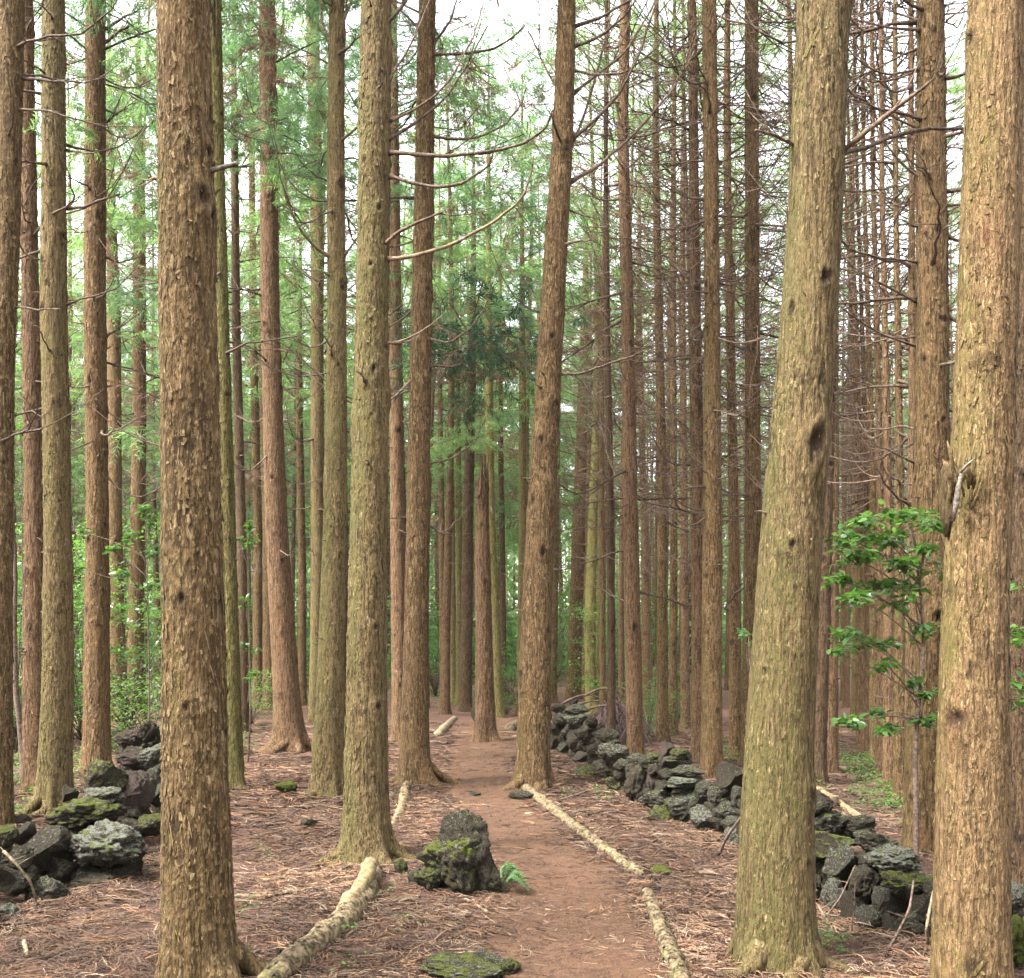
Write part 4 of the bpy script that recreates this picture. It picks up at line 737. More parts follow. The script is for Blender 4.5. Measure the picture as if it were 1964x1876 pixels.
fw = tag(link('far_woodland', None), 'dense cedar wood closing the view behind the last trunks and all around', 'woodland', kind='stuff')
link('trunks', b.build('trunks', [BK['brown']]), fw)['kind'] = 'stuff'; link('foliage', bc.build('foliage', [M_NEEDLE_B], flat=True), fw)['kind'] = 'stuff'

# ---------------------------------------------------------------- rocks
def ico(n):
    import bmesh
    bm = bmesh.new(); bmesh.ops.create_icosphere(bm, subdivisions=n, radius=1); V = np.array([v.co[:] for v in bm.verts]); F = np.array([[v.index for v in f.verts] for f in bm.faces]); bm.free(); return V, F
IV, IF = ico(5)
def rock_mesh(seed, amp=.34, angular=.5, flat=0):
    r = np.random.default_rng(seed); V = IV.copy(); 
    for _ in range(9):                                # knock facets off
        n = r.normal(0, 1, 3); n /= np.linalg.norm(n); c = r.uniform(.45, .85); dp = V @ n; V -= np.outer(np.clip(dp - c, 0, None) * (.9 * angular + .3), n)
    d = amp * .6 * fbm(IV * 1.4 + seed, 3, seed) + amp * .24 * (np.abs(fbm(IV * 3.2 + seed, 3, seed + 9)) - .4) * -1 + amp * .22 * fbm(IV * 8 + seed, 4, seed + 5, .6) - amp * .14 * np.exp(-((fbm(IV * 5.5 + seed, 2, seed + 41) + .55) / .2) ** 2)
    cr = vn(IV * 4.4 + seed, seed + 13); d -= amp * .18 * np.exp(-(cr / .10) ** 2)
    V = V * (1 + d)[:, None]
    ext = (V.max(0) - V.min(0)) / 2; V = (V - (V.max(0) + V.min(0)) / 2) / ext
    return V
RV = [rock_mesh(900 + k, [.34, .42, .28, .38, .45, .3, .36, .4][k], [.5, .3, .9, .4, .2, .8, .6, .3][k]) for k in range(8)] + [rock_mesh(930, .36, .25), rock_mesh(931, .38, .2)]
RMESH = {}
def rmesh(k, mat):
    if k not in RMESH: RMESH[k] = mesh('stone', RV[k], None, IF, [RK['dark']])
    return RMESH[k]
def put_stone(parent, loc, u, v, w, h, d, mat, k, depth=None, name='stone', rz=None):
    c = P(u, v, d); sx = w / FP * d / 2 * 1.06; sz = h / FP * d / 2 * 1.08; sy = depth or (sx * .8 + .03)
    o = link(name, rmesh(k if k in (8, 9) and name == 'rock' else k % 8, mat), parent, c - Vector(loc) + Vector((0, sy * .5, 0)), (0, 0, random.choice([0, math.pi]) + random.uniform(-.25, .25) if rz is None else rz), (sx, sy, sz)); o.material_slots[0].link = 'OBJECT'; o.material_slots[0].material = RK[mat]; return o
LW = [(189,1625,150,90,7.0,'lichen'),(150,1565,125,58,7.35,'moss'),(190,1531,78,38,8.0,'lichen'),(128,1524,32,32,8.1,'dark'),(74,1632,98,80,6.95,'dark'),(3,1608,50,46,6.6,'moss'),(26,1652,60,52,6.5,'dark'),(12,1695,84,58,6.35,'dark'),(78,1722,88,72,6.45,'grey'),(5,1765,54,54,6.0,'lichen'),
      (165,1696,125,50,7.0,'dark'),(226,1682,58,52,7.15,'dark'),(203,1496,86,76,8.8,'moss'),(256,1522,66,86,8.9,'brown'),(247,1452,62,38,9.9,'brown'),(290,1450,58,42,9.7,'lichen'),(240,1418,55,37,11.2,'brown'),(282,1405,36,44,11.2,'dark'),(312,1410,34,42,11.3,'lichen'),(297,1490,38,52,9.6,'grey'),(301,1525,34,44,9.2,'grey'),
      (288,1584,58,42,8.7,'moss'),(243,1556,62,48,8.9,'dark'),(248,1592,50,40,8.7,'dark'),(325,1560,50,60,9.1,'dark'),(330,1440,44,40,10.8,'grey'),(345,1500,50,60,10,'dark'),(395,1345,30,20,17,'grey'),(398,1362,34,22,16,'dark'),(215,1655,90,60,7.2,'dark'),(120,1600,60,50,7.3,'dark'),(110,1670,60,60,7.0,'dark'),(130,1715,40,24,6.8,'dark'),(-45,1650,60,70,6.2,'grey'),(-60,1740,70,70,5.8,'dark'),(-40,1580,60,50,6.6,'moss'),(40,1600,40,40,7.2,'dark')]
RWL = [(1071,1359,28,20,'dark'),(1106,1361,48,20,'grey'),(1106,1380,46,25,'lichen'),(1074,1382,32,28,'grey'),(1048,1378,22,28,'dark'),(1050,1400,24,24,'dark'),(1062,1421,24,38,'dark'),(1083,1432,28,36,'grey'),(1104,1423,34,42,'dark'),(1092,1403,32,24,'grey'),(1124,1407,42,30,'dark'),(1135,1385,26,24,'dark'),(1165,1414,52,32,'dark'),(1177,1446,66,38,'grey'),(1140,1440,30,30,'dark'),
       (1113,1453,30,22,'brown'),(1136,1487,62,40,'moss'),(1113,1507,20,12,'grey'),(1177,1505,30,28,'moss'),(1193,1469,32,26,'grey'),(1225,1459,42,26,'grey'),(1257,1455,32,22,'moss'),(1282,1437,26,30,'brown'),(1310,1448,44,24,'moss'),(1298,1464,58,28,'grey'),(1319,1480,66,22,'grey'),(1239,1468,26,20,'dark'),(1258,1476,30,24,'dark'),(1227,1505,56,72,'dark'),(1253,1501,26,34,'brown'),(1275,1506,34,17,'grey'),(1326,1503,84,22,'lichen'),(1290,1490,40,20,'dark'),(1266,1535,80,38,'grey'),(1321,1549,84,58,'grey'),(1275,1569,60,44,'moss'),
       (1355,1519,40,40,'grey'),(1385,1526,50,36,'grey'),(1406,1490,56,54,'dark'),(1421,1530,34,44,'grey'),(1358,1572,64,54,'lichen'),(1396,1556,52,34,'grey'),(1406,1583,36,30,'grey'),(1411,1606,40,36,'lichen'),(1409,1636,32,20,'dark'),(1448,1560,60,60,'dark'),(1500,1590,70,60,'grey'),(1450,1615,60,50,'dark'),(1510,1650,70,60,'dark'),(1470,1530,60,40,'grey'),(1530,1570,60,50,'dark'),
       (1570,1541,66,46,'dark'),(1588,1580,84,48,'grey'),(1652,1583,66,34,'dark'),(1597,1624,94,54,'moss'),(1612,1660,64,80,'grey'),(1568,1668,64,94,'moss'),(1604,1718,50,74,'lichen'),(1684,1620,76,48,'grey'),(1720,1653,104,58,'lichen'),(1665,1695,60,64,'dark'),(1743,1700,88,56,'moss'),(1640,1752,46,80,'dark'),(1703,1735,48,66,'grey'),(1677,1768,58,58,'grey'),(1752,1782,66,62,'grey'),(1774,1797,44,42,'dark'),(1777,1746,44,54,'dark'),(1560,1730,50,60,'dark'),(1622,1790,40,24,'dark'),(1715,1780,40,50,'dark'),(1820,1720,70,60,'grey'),(1830,1780,80,70,'dark'),(1900,1760,90,90,'dark'),(1890,1700,80,50,'grey'),(1949,1722,44,56,'lichen'),(1960,1812,70,96,'bright')]
wl_ = tag(link('stone_wall', None, None, G(190, 1720)), 'tumbled dry stone wall of lichen spotted lava rocks left of the big flaky cedar', 'stone wall', 'dry stone walls')
for k, (u, v, w_, h_, d, m) in enumerate(LW):
    put_stone(wl_, wl_.location, u, v, w_, h_, d, m, k * 3 + 1)
    c = P(u, v, d); 
    if c.z > .25: put_stone(wl_, wl_.location, u + 4, v + h_ * .5 + 8, w_ * .95, h_ * .95, d + .22, 'dark', k * 5 + 2)
DBU = [1040,1100,1140,1200,1275,1340,1410,1500,1590,1680,1790,1960]; DBD = [17.6,15.6,12.9,11.4,9.7,9.3,8.3,7.3,6.4,5.95,5.7,5.25]
wr_ = tag(link('stone_wall', None, None, G(1400, 1640)), 'long dry stone wall of dark lava rocks winding along the right side of the path', 'stone wall', 'dry stone walls')
for k, (u, v, w_, h_, m) in enumerate(RWL):
    db = float(np.interp(u, DBU, DBD)); d = (db + .55 * 1.6) / (1 + .55 * (v - HV) / FP)
    if u > 1540 and v < 1600: d = 7.7
    zc = P(u, v, d).z - h_ / FP * d / 2
    if zc < -.05: d = db
    put_stone(wr_, wr_.location, u, v, w_, h_, d, m, k * 3)
    if P(u, v, d).z > .22: put_stone(wr_, wr_.location, u + random.uniform(-6, 6), v + h_ * .5 + 6, w_ * 1.0, h_ * 1.0, d + .2, 'dark', k * 5 + 1)
def loose(u, v, w_, h_, mat, k, label, d=None, cat='rock'):
    g = G(u, v + h_ * .42); d = d or g.y; o = put_stone(None, (0, 0, 0), u, v, w_, h_, d, mat, k, name='rock'); o.location.y -= 0; tag(o, label, cat); return o
loose(868,1668,140,112,'moss',8,'lower mossy boulder of the small rock pile in the middle of the path'); loose(893,1618,104,112,'dark',9,'dark rough boulder on top of the mossy one in the middle of the path', 6.85); loose(930,1678,62,84,'dark',3,'dark stone leaning on the right side of the mossy boulder beside the fern')
loose(822,1690,52,48,'moss',0,'small bright mossy stone at the left foot of the mossy boulder')
loose(768,1666,26,34,'moss',4,'little egg shaped stone with a green moss spot at the root of the mossy cedar'); loose(796,1682,30,30,'grey',2,'little grey stone between the moss spotted one and the boulder pile')
loose(548,1512,40,24,'bright',0,'round moss covered stone in the litter left of the olive brown cedar'); loose(592,1579,34,20,'grey',5,'flat grey stone sunk in the litter in front of the olive brown cedar')
loose(911,1524,22,14,'grey',2,'small flat stone in the middle of the path'); loose(1000,1528,52,18,'dark',7,'low dark rock at the foot of the leaning cedar')
loose(885,1868,170,34,'moss2',7,'flat mossy rock half sunk at the bottom edge of the photo'); loose(938,1858,66,58,'grey',2,'pointed grey rock at the bottom edge of the photo', 5.2); loose(978,1862,40,36,'moss',4,'small mossy stone right of the pointed rock at the bottom edge')
loose(1266,1671,46,16,'bright',3,'low bright moss lump right of the end of the long log'); loose(38,1574,34,24,'brown',1,'brown stone between the edge trunk and the olive cedar')
loose(1128,1325,24,18,'dark',2,'dark rock on the rise beside the brush pile'); loose(1100,1345,18,20,'dark',5,'small dark rock at the foot of the brown trunk beyond the wall'); loose(912,1372,18,34,'dark',6,'upright dark rock left of the broken snag')
loose(1300,1360,22,26,'dark',1,'dark rock among the trunks behind the seedling patch')

# ---------------------------------------------------------------- logs and sticks
LOGP = []
def log(name, label, pix, w0, w1, mat, lift=0.4, cat='log', sides=14, rough=.24, seed=1, flat=None):
    pts = []
    for k, (u, v) in enumerate(pix):
        g = G(u, v); LOGP.append((g.x, g.y)) if cat == 'log' else None; w_ = (w0 + (w1 - w0) * k / (len(pix) - 1)) / FP * g.y / 2; pts.append((g.x, g.y, g.z + w_ * (lift - .35 if cat == 'log' else lift), w_))
    q = resample(pts, max(10, int(len(pix) * 26))); base = Vector(q[0][:3]); 
    b = MB(); b.add(*tube(q[:, :3] - np.array(base), q[:, 3], sides, rough, seed))
    o = link(name, b.build(name, [mat]), None, base)
    if cat == 'log':                                  # shreds of bark still hanging on
        rr_ = np.random.default_rng(seed); b = MB(); m = int(len(q) * .9)
        for _ in range(m):
            i_ = rr_.integers(1, len(q) - 1); a = rr_.uniform(.1, 3.04); tg = q[i_ + 1, :3] - q[i_ - 1, :3]; tg /= np.linalg.norm(tg); sd = np.array([-tg[1], tg[0], 0]); up = np.cross(tg, sd); up *= np.sign(up[2]); w_ = q[i_, 3]
            def pt(a_, t_, e): return q[i_, :3] - np.array(base) + tg * t_ + (sd * math.cos(a_) + up * math.sin(a_)) * (w_ * 1.06 + e)
            l_ = rr_.uniform(.02, .09); da = rr_.uniform(.15, .5); e = rr_.uniform(.001, .012); b.add([pt(a, 0, 0), pt(a + da, 0, .001), pt(a + da * .8, l_, e), pt(a + .1, l_ * rr_.uniform(.6, 1), e * .6)], [[0, 1, 2, 3]])
        link('bark_shreds', b.build('bark_shreds', [M_LOGD]), o)['kind'] = 'stuff'
    return tag(o, label, cat), q, base
o, q, bs = log('fallen_log', 'thick curved log with split top running down from the mossy path cedar', [(716,1672),(712,1700),(690,1740),(650,1782),(600,1822),(545,1866),(500,1920)], 36, 54, M_LOG, .8, seed=3)
b = MB(); p = resample([tuple(P(u, v, d) - bs) for u, v, d in [(712,1656,7.0),(700,1690,6.7),(672,1728,6.3),(640,1762,5.95)]], 16); b.add(*tube(p, np.array([.045]*2+[.05]*10+[.04,.03,.02,.005]), 8, .35, 4)); link('split_face', b.build('split_face', [M_SPLIT]), o)
log('fallen_log', 'long straight log lying along the right side of the path from the leaning cedar', [(1010,1518),(1050,1548),(1095,1584),(1140,1618),(1180,1646),(1215,1672),(1238,1682)], 20, 24, M_LOG, .7, seed=5)
log('fallen_log', 'pale log curving out at the bottom right side of the path', [(1242,1718),(1256,1760),(1274,1800),(1290,1845),(1310,1900)], 24, 42, M_LOG, .7, seed=6)
log('fallen_log', 'short pale log on the left path edge beside the mossy cedar', [(779,1503),(775,1535),(768,1562),(750,1592)], 17, 19, M_LOG, .7, seed=7)
log('fallen_log', 'stubby broken log piece lying against the short pale log', [(765,1522),(752,1530),(742,1542)], 13, 15, M_LOGD, .7, seed=8)
log('fallen_log', 'whitish lichen covered log across the far path left of the broken snag', [(872,1380),(860,1392),(840,1412)], 11, 16, M_PALE, .7, seed=9)
o, q, bs = log('fallen_log', 'cut log with dark sawn end pointing at the path left of the leaning cedar', [(976,1402),(1000,1396),(1030,1390)], 20, 20, M_LOGD, .8, seed=10)
log('fallen_log', 'bright pale log lying in the open lane behind the stone wall', [(1568,1520),(1610,1545),(1662,1578)], 17, 12, M_SPLIT, .8, seed=11)
st = tag(link('tree_stump', None, None, G(1594, 1552)), 'small sawn stump leaning over the bright pale log in the open lane', 'stump'); st.location.z -= .03
b = MB(); b.add(*tube(np.array([[0, 0, -.05], [0, 0, .04], [.015, 0, .10], [.03, 0, .17]]), [.07, .055, .055, .06], 12, .15)); link('wood', b.build('wood', [M_LOGD]), st); b = MB(); b.add(*tube(np.array([[.03, 0, .165], [.031, 0, .178]]), [.052, .05], 12)); link('sawn_face', b.build('sawn_face', [M_SPLIT]), st)
STICKS = [
 ('brown stick lying left of the round mossy stone', [(460,1532),(486,1534),(511,1538)], 5, 3), ('straight pale stick just below the round mossy stone', [(554,1551),(600,1548),(640,1548)], 5, 4), ('short stick left of the flat grey stone', [(484,1586),(548,1581)], 5, 4),
 ('long thin wavy twig right beside the big flaky cedar', [(443,1564),(490,1573),(540,1568),(588,1561)], 3, 2), ('curved stick reaching up to the foot of the mossy cedar', [(497,1652),(540,1634),(571,1628),(610,1614),(652,1591)], 5, 4), ('long pale stick in front of the mossy cedar roots', [(453,1722),(514,1722),(590,1708),(664,1694)], 7, 4),
 ('lower of the two sticks left of the thick curved log', [(453,1749),(524,1741),(591,1742)], 4, 3), ('small pale hooked twig left of the big flaky cedar foot', [(304,1776),(296,1790),(298,1804),(314,1818)], 6, 4), ('thin stick on the litter in the bottom left corner', [(0,1846),(60,1841),(124,1842)], 4, 3),
 ('short pale chunk of wood in the bottom left litter', [(46,1812),(49,1826),(52,1838)], 11, 8), ('brown stick pointing at the mossy low rocks of the right wall', [(1074,1538),(1130,1518),(1188,1498)], 5, 3), ('short upright looking stick crossing the brown one by the right wall', [(1149,1532),(1163,1510)], 4, 3),
 ('short curved stick in the litter between long log and wall', [(1248,1618),(1260,1612),(1270,1602)], 4, 3), ('small pale stick in front of the mossy boulder', [(882,1722),(906,1734),(934,1752)], 5, 6), ('tiny curved twig on the path right of the boulder pile', [(1018,1692),(1030,1697),(1038,1709)], 2, 2),
 ('upper root like stick crossing the far path', [(827,1423),(858,1424),(887,1422)], 3, 2), ('middle root like stick crossing the far path', [(830,1445),(850,1447),(874,1446)], 3, 2), ('lower root like stick on the far path', [(867,1463),(890,1463)], 3, 2), ('stick in the litter left of the big olive cedar foot', [(1338,1737),(1355,1722),(1375,1709)], 5, 4),
 ('dark stick below the pale one in front of the boulder', [(868,1800),(890,1790),(930,1788)], 7, 4), ('thin twig left of the boulder pile', [(858,1728),(880,1736),(888,1742)], 3, 2), ('stick lying across the open lane', [(1600,1472),(1650,1474),(1690,1470)], 3, 2), ('long thin stick in the litter below the wall of low rocks', [(1084,1560),(1140,1556),(1190,1566)], 3, 2),
 ('pale stick behind the pale bent twig near the wall foot', [(1440,1690),(1400,1700),(1370,1712)], 4, 3), ('pinkish fallen twig in the bottom litter left', [(130,1790),(170,1772),(205,1750)], 6, 3)]
STICKS += [('thin root ridge crossing the path below the broken snag', [(905,1436),(930,1440),(955,1437)], 4, 2), ('short dark stick at the left path edge above the boulder pile', [(848,1560),(862,1556),(880,1558)], 4, 2), ('thin bare twig in the litter right of the long log', [(1130,1640),(1165,1660),(1190,1690)], 3, 2),
 ('forked looking twig in the litter near the big olive cedar', [(1345,1790),(1372,1775),(1400,1772)], 4, 2), ('long thin twig left of the big flaky cedar foot', [(190,1830),(240,1812),(300,1820)], 4, 2), ('thin twig lying in front of the left stone wall', [(110,1760),(150,1772),(210,1768)], 4, 2), ('dark twig between the thick log and the mossy rock at the bottom', [(690,1830),(730,1822),(770,1828)], 4, 2)]
for k, (lab, px, a, c) in enumerate(STICKS): log('fallen_stick', lab, px, a, c, M_PALE if 'pale' in lab else M_TWIG, 1.1, 'stick', 6, .15, k)
def lean(label, px, a, c, mat):                      # px: (u, v, distance)
    pts = [P(*q) for q in px]; base = pts[0]; p = resample([tuple(q - base) for q in pts], 20); b = MB(); b.add(*tube(p, np.linspace(a, c, 20) / FP * px[0][2] / 2, 6, .15)); r = random.Random(len(label))
    for _ in range(3):
        i = r.randint(5, 17); m = np.linspace(0, 1, 4); dd = np.array([r.uniform(-1, 1), r.uniform(-.5, .5), r.uniform(-.2, .8)]) * .12; b.add(*tube(p[i] + np.outer(m, dd), .003 * (1.2 - m), 4))
    tag(link('leaning_stick', b.build('leaning_stick', [mat]), None, base), label, 'stick')
lean('pale forked stick leaning against the left stone wall', [(76,1752,6.3),(60,1693,6.15),(30,1655,6.1),(7,1633,6.15)], 4, 6, M_PALE)
lean('reddish stick leaning on the right wall beside the big olive cedar', [(1378,1640,8.1),(1394,1605,8.0),(1424,1564,7.9)], 7, 5, M_TWIG)
lean('pale bent twig at the wall foot right of the big olive cedar', [(1595,1806,5.7),(1590,1771,5.75),(1569,1737,5.9)], 6, 4, M_PALE)
lean('curved stick leaning on the wall left of the pale tan cedar', [(1704,1824,5.5),(1744,1747,5.4),(1752,1690,5.6)], 6, 4, M_TWIG)
lean('greyish pink stick standing against the left side of the pale tan cedar', [(1780,1808,5.3),(1777,1780,5.2),(1783,1744,5.25),(1790,1710,5.3)], 7, 4, M_PALE)
lean('thin dark twig in front of the wall, left of the curved stick', [(1634,1786,5.7),(1638,1740,5.75),(1640,1693,5.85)], 3, 2, M_BRANCH)
lean('slanting dark twig crossing the lichen stone of the right wall', [(1589,1752,6.0),(1612,1722,6.0),(1640,1660,6.1)], 4, 2, M_BRANCH)

rp = np.random.default_rng(8); b = MB()
for _ in range(260):                                  # small stones and cone scales pressed into the path
    d = rp.uniform(4.3, 17); c = float(np.interp(d, PD, PX)); w_ = float(np.interp(d, PD, PW)); x = c + rp.normal(0, .5) * w_; r_ = rp.uniform(.004, .014) * (1 + (d > 9)); V = np.array([[1,0,0],[.3,.9,0],[-.8,.6,0],[-.8,-.6,0],[.3,-.9,0],[0,0,.7]]) * r_ * rp.uniform(.7, 1.3, (6, 3))
    V = rotz(V, rp.random() * 6.28) + [x, d, float(gz(np.array([x]), np.array([d]))[0]) + .022]; b.add(V, None, [[0,1,5],[1,2,5],[2,3,5],[3,4,5],[4,0,5]])
tag(link('path_pebbles', b.build('path_pebbles', [RK['brown']], flat=True)), 'tiny stones pressed into the trodden path', 'pebbles', None, 'stuff')

# ---------------------------------------------------------------- needle litter
PAL = np.array([(.27,.150,.080), (.28,.178,.108), (.19,.108,.066), (.09,.058,.046), (.22,.142,.096), (.33,.235,.160), (.14,.090,.068), (.28,.145,.075), (.12,.076,.057)])
def strands(centres, heads, L, Wd, nseg, curv, lift, cols, r):
    n = len(centres); t = np.linspace(0, 1, nseg + 1); a = heads[:, None] + curv[:, None] * (t[None] - .3) * 2
    dx = np.cumsum(np.cos(a), 1) / nseg * L[:, None]; dy = np.cumsum(np.sin(a), 1) / nseg * L[:, None]
    x = centres[:, 0:1] + dx; y = centres[:, 1:2] + dy; z = gz(x, y) + .004 + centres[:, 2:3] + lift[:, None] * np.sin(t * math.pi * r.uniform(.6, 1.1, n)[:, None])
    tilt = r.uniform(-.9, .9, n)[:, None]; w_ = Wd[:, None] * (1 - .75 * t[None] ** 2) / 2
    ox, oy, oz = -np.sin(a) * w_ * np.cos(tilt), np.cos(a) * w_ * np.cos(tilt), w_ * np.sin(tilt)
    V = np.stack([np.stack([x - ox, y - oy, z - oz], -1), np.stack([x + ox, y + oy, z + oz], -1)], 2).reshape(-1, 3)
    m = (nseg + 1) * 2; i = (np.arange(n)[:, None] * m + np.arange(nseg)[None] * 2).ravel(); Q = np.stack([i, i + 1, i + 3, i + 2], 1)
    return V, Q, np.repeat(cols, m, 0)
def litter(name, ncl, d0, d1, per, Lr, Wr, nseg, seed, label, power=1.0, avoid=.8, xr=.56):
    r = np.random.default_rng(seed); d = d0 + (d1 - d0) * r.random(ncl) ** power; x = r.uniform(-xr, xr, ncl) * d
    keep = r.random(ncl) > path_t(x, d) * avoid; d, x = d[keep], x[keep]; k = len(d)
    den = vn(np.stack([x * .9, d * .9, x * 0], 1), seed); keep = den > -.75; d, x = d[keep], x[keep]; k = len(d)
    h = r.random(k) * 6.283; cu = r.normal(0, .9, k); col = PAL[r.integers(0, len(PAL), k)] * .78 * r.uniform(.4, 1.35, (k, 1)) * (1 + .45 * fbm(np.stack([x * 1.1, d * 1.1, x * 0], 1), 2, 71))[:, None]; z = np.abs(r.normal(0, .012, k))
    c = np.repeat(np.stack([x, d, z], 1), per, 0); n = len(c); c[:, :2] += r.normal(0, .022, (n, 2)) + np.repeat(np.stack([np.cos(h), np.sin(h)], 1), per, 0) * r.uniform(-.05, .07, (n, 1))
    V, Q, C = strands(c, np.repeat(h, per) + r.normal(0, .30, n), r.uniform(*Lr, n), r.uniform(*Wr, n), nseg, np.repeat(cu, per) + r.normal(0, .25, n), np.abs(r.normal(0, .010, n)), np.repeat(col, per, 0) * r.uniform(.75, 1.25, (n, 1)), r)
    tag(link(name, mesh(name, V, Q, None, [M_LITTER], attrs={'tint': C})), label, 'litter', None, 'stuff')
litter('needle_litter', 9500, 3.3, 9.5, 9, (.045, .15), (.003, .0065), 3, 11, 'thick carpet of fallen red brown cedar fronds in the foreground', 1.15)
litter('needle_litter', 16000, 9.0, 24, 4, (.09, .24), (.008, .016), 2, 12, 'fallen cedar fronds covering the floor farther back', .9)
litter('path_needles', 60000, 3.5, 16, 1, (.03, .09), (.005, .013), 1, 13, 'short trodden needles scattered over the brown path', .8, 0, .25)
litter('twig_litter', 1100, 3.6, 16, 1, (.15, .6), (.006, .012), 5, 14, 'thin bare twigs strewn over the needle carpet', 1.0, .9)

r = np.random.default_rng(77); LX = []
for key in BASE:
    bs, d = BASE[key]
    if d > 15: continue
    r0 = CL[key][1][1]; m = int(60 * (r0 / .15)); a = r.random(m) * 6.283; q = r0 * 1.12 + np.abs(r.normal(0, .09, m)); LX.append(np.stack([bs.x + q * np.cos(a), bs.y + q * np.sin(a), np.clip(.05 - (q - r0 * 1.1) * .3, 0, .05) * r.random(m)], 1))
for (u0, u1) in ((0, 330), (1060, 1790)):
    m = 900; u = r.uniform(u0, u1, m); dd = np.interp(u, DBU, DBD) if u0 > 500 else np.interp(u, [0, 60, 150, 230, 320], [5.9, 6.3, 6.6, 6.9, 8.6]); dd = dd - np.abs(r.normal(0, .12, m)); LX.append(np.stack([(u - CU) / FP * dd, dd, np.abs(r.normal(0, .02, m))], 1))
for k in range(len(LOGP) - 1):
    (xa, ya), (xb, yb) = LOGP[k], LOGP[k + 1]
    if math.hypot(xa - xb, ya - yb) < 2.2:
        m = int(70 * math.hypot(xa - xb, ya - yb)); t = r.random(m); LX.append(np.stack([xa + (xb - xa) * t + r.normal(0, .07, m), ya + (yb - ya) * t + r.normal(0, .05, m), np.abs(r.normal(0, .012, m))], 1))
LX = np.concatenate(LX); per = 7; c = np.repeat(LX, per, 0); n = len(c); c[:, :2] += r.normal(0, .02, (n, 2)); h = np.repeat(r.random(len(LX)) * 6.283, per) + r.normal(0, .35, n); col = np.repeat(PAL[r.integers(0, len(PAL), len(LX))] * .8 * r.uniform(.5, 1.3, (len(LX), 1)), per, 0)
V, Q, C = strands(c, h, r.uniform(.05, .18, n), r.uniform(.003, .008, n), 3, r.normal(0, .9, n), np.abs(r.normal(0, .015, n)), col, r)
tag(link('needle_drifts', mesh('needle_drifts', V, Q, None, [M_LITTER], attrs={'tint': C})), 'cedar fronds drifted against the tree feet and the stone walls', 'litter', None, 'stuff')

# ---------------------------------------------------------------- leaves, bushes, seedlings
LV = np.array([[0, 0, 0], [.3, .22, .02], [.62, .20, .03], [1, 0, -.06], [.62, -.20, .03], [.3, -.22, .02], [.33, 0, -.03], [.66, 0, -.03]]); LF = [[0, 6, 1], [1, 6, 7], [1, 7, 2], [2, 7, 3], [0, 5, 6], [5, 7, 6], [5, 4, 7], [4, 3, 7]]
def leaf_m(tint, mat):
    return mesh('leaf', LV, None, LF, [mat], attrs={'tint': np.full(8, tint)})
LEAFM = [leaf_m(.1, M_LEAF), leaf_m(.5, M_LEAF), leaf_m(.9, M_LEAF), leaf_m(.8, M_LEAFB)]
def leaves_np(C, r, size, droop=.2, mat_t=None):
    n = len(C); a = r.random(n) * 6.283; p = r.normal(droop, .35, n); ro = r.normal(0, .5, n); s = r.uniform(.7, 1.3, n) * size
    ca, sa, cp, sp_, cr, sr = np.cos(a), np.sin(a), np.cos(p), np.sin(p), np.cos(ro), np.sin(ro)
    X = np.stack([ca * cp, sa * cp, -sp_], 1); Yv = np.stack([-sa * cr + ca * sp_ * sr, ca * cr + sa * sp_ * sr, cp * sr], 1); Zv = np.cross(X, Yv)
    V = C[:, None] + s[:, None, None] * (LV[None, :, 0:1] * X[:, None] + LV[None, :, 1:2] * Yv[:, None] + LV[None, :, 2:3] * Zv[:, None])
    T = (np.arange(n)[:, None, None] * 8 + np.array(LF)[None]).reshape(-1, 3); return V.reshape(-1, 3), T
def bush_mesh(seed, R=1.1, H=1.8, n=1700, size=.07, mat=M_LEAF, layers=9):
    r = np.random.default_rng(seed); b = MB()
    for k in range(layers * 3):
        z = H * r.uniform(.15, 1); a = r.random() * 6.283; rc = R * math.sqrt(r.random()) * .8; c = np.array([rc * math.cos(a), rc * math.sin(a), z]); m = n // (layers * 3)
        C = c + np.stack([r.normal(0, R * .28, m), r.normal(0, R * .28, m), r.normal(0, .05, m)], 1); V, T = leaves_np(C, r, size); b.add(V, None, T, m=0, tint=np.clip(np.repeat(r.random(m), 8) * .6 + .4 * z / H, 0, 1))
        t = np.linspace(0, 1, 6); p = np.outer(t, c) * np.array([1, 1, 1]); p[:, 2] = z * t ** .7; V, Q, T = tube(p, .012 * (1 - .7 * t), 4); b.add(V, Q, T, m=1, tint=0.0)
    return b.build('foliage', [mat, M_BRANCH])
BUSH = [bush_mesh(700), bush_mesh(701, 1.3, 2.4, 2200, .075), bush_mesh(702, 1.0, 1.4, 1500, .06, M_LEAFB), bush_mesh(703, .9, 3.0, 1800, .07, M_LEAFB)]
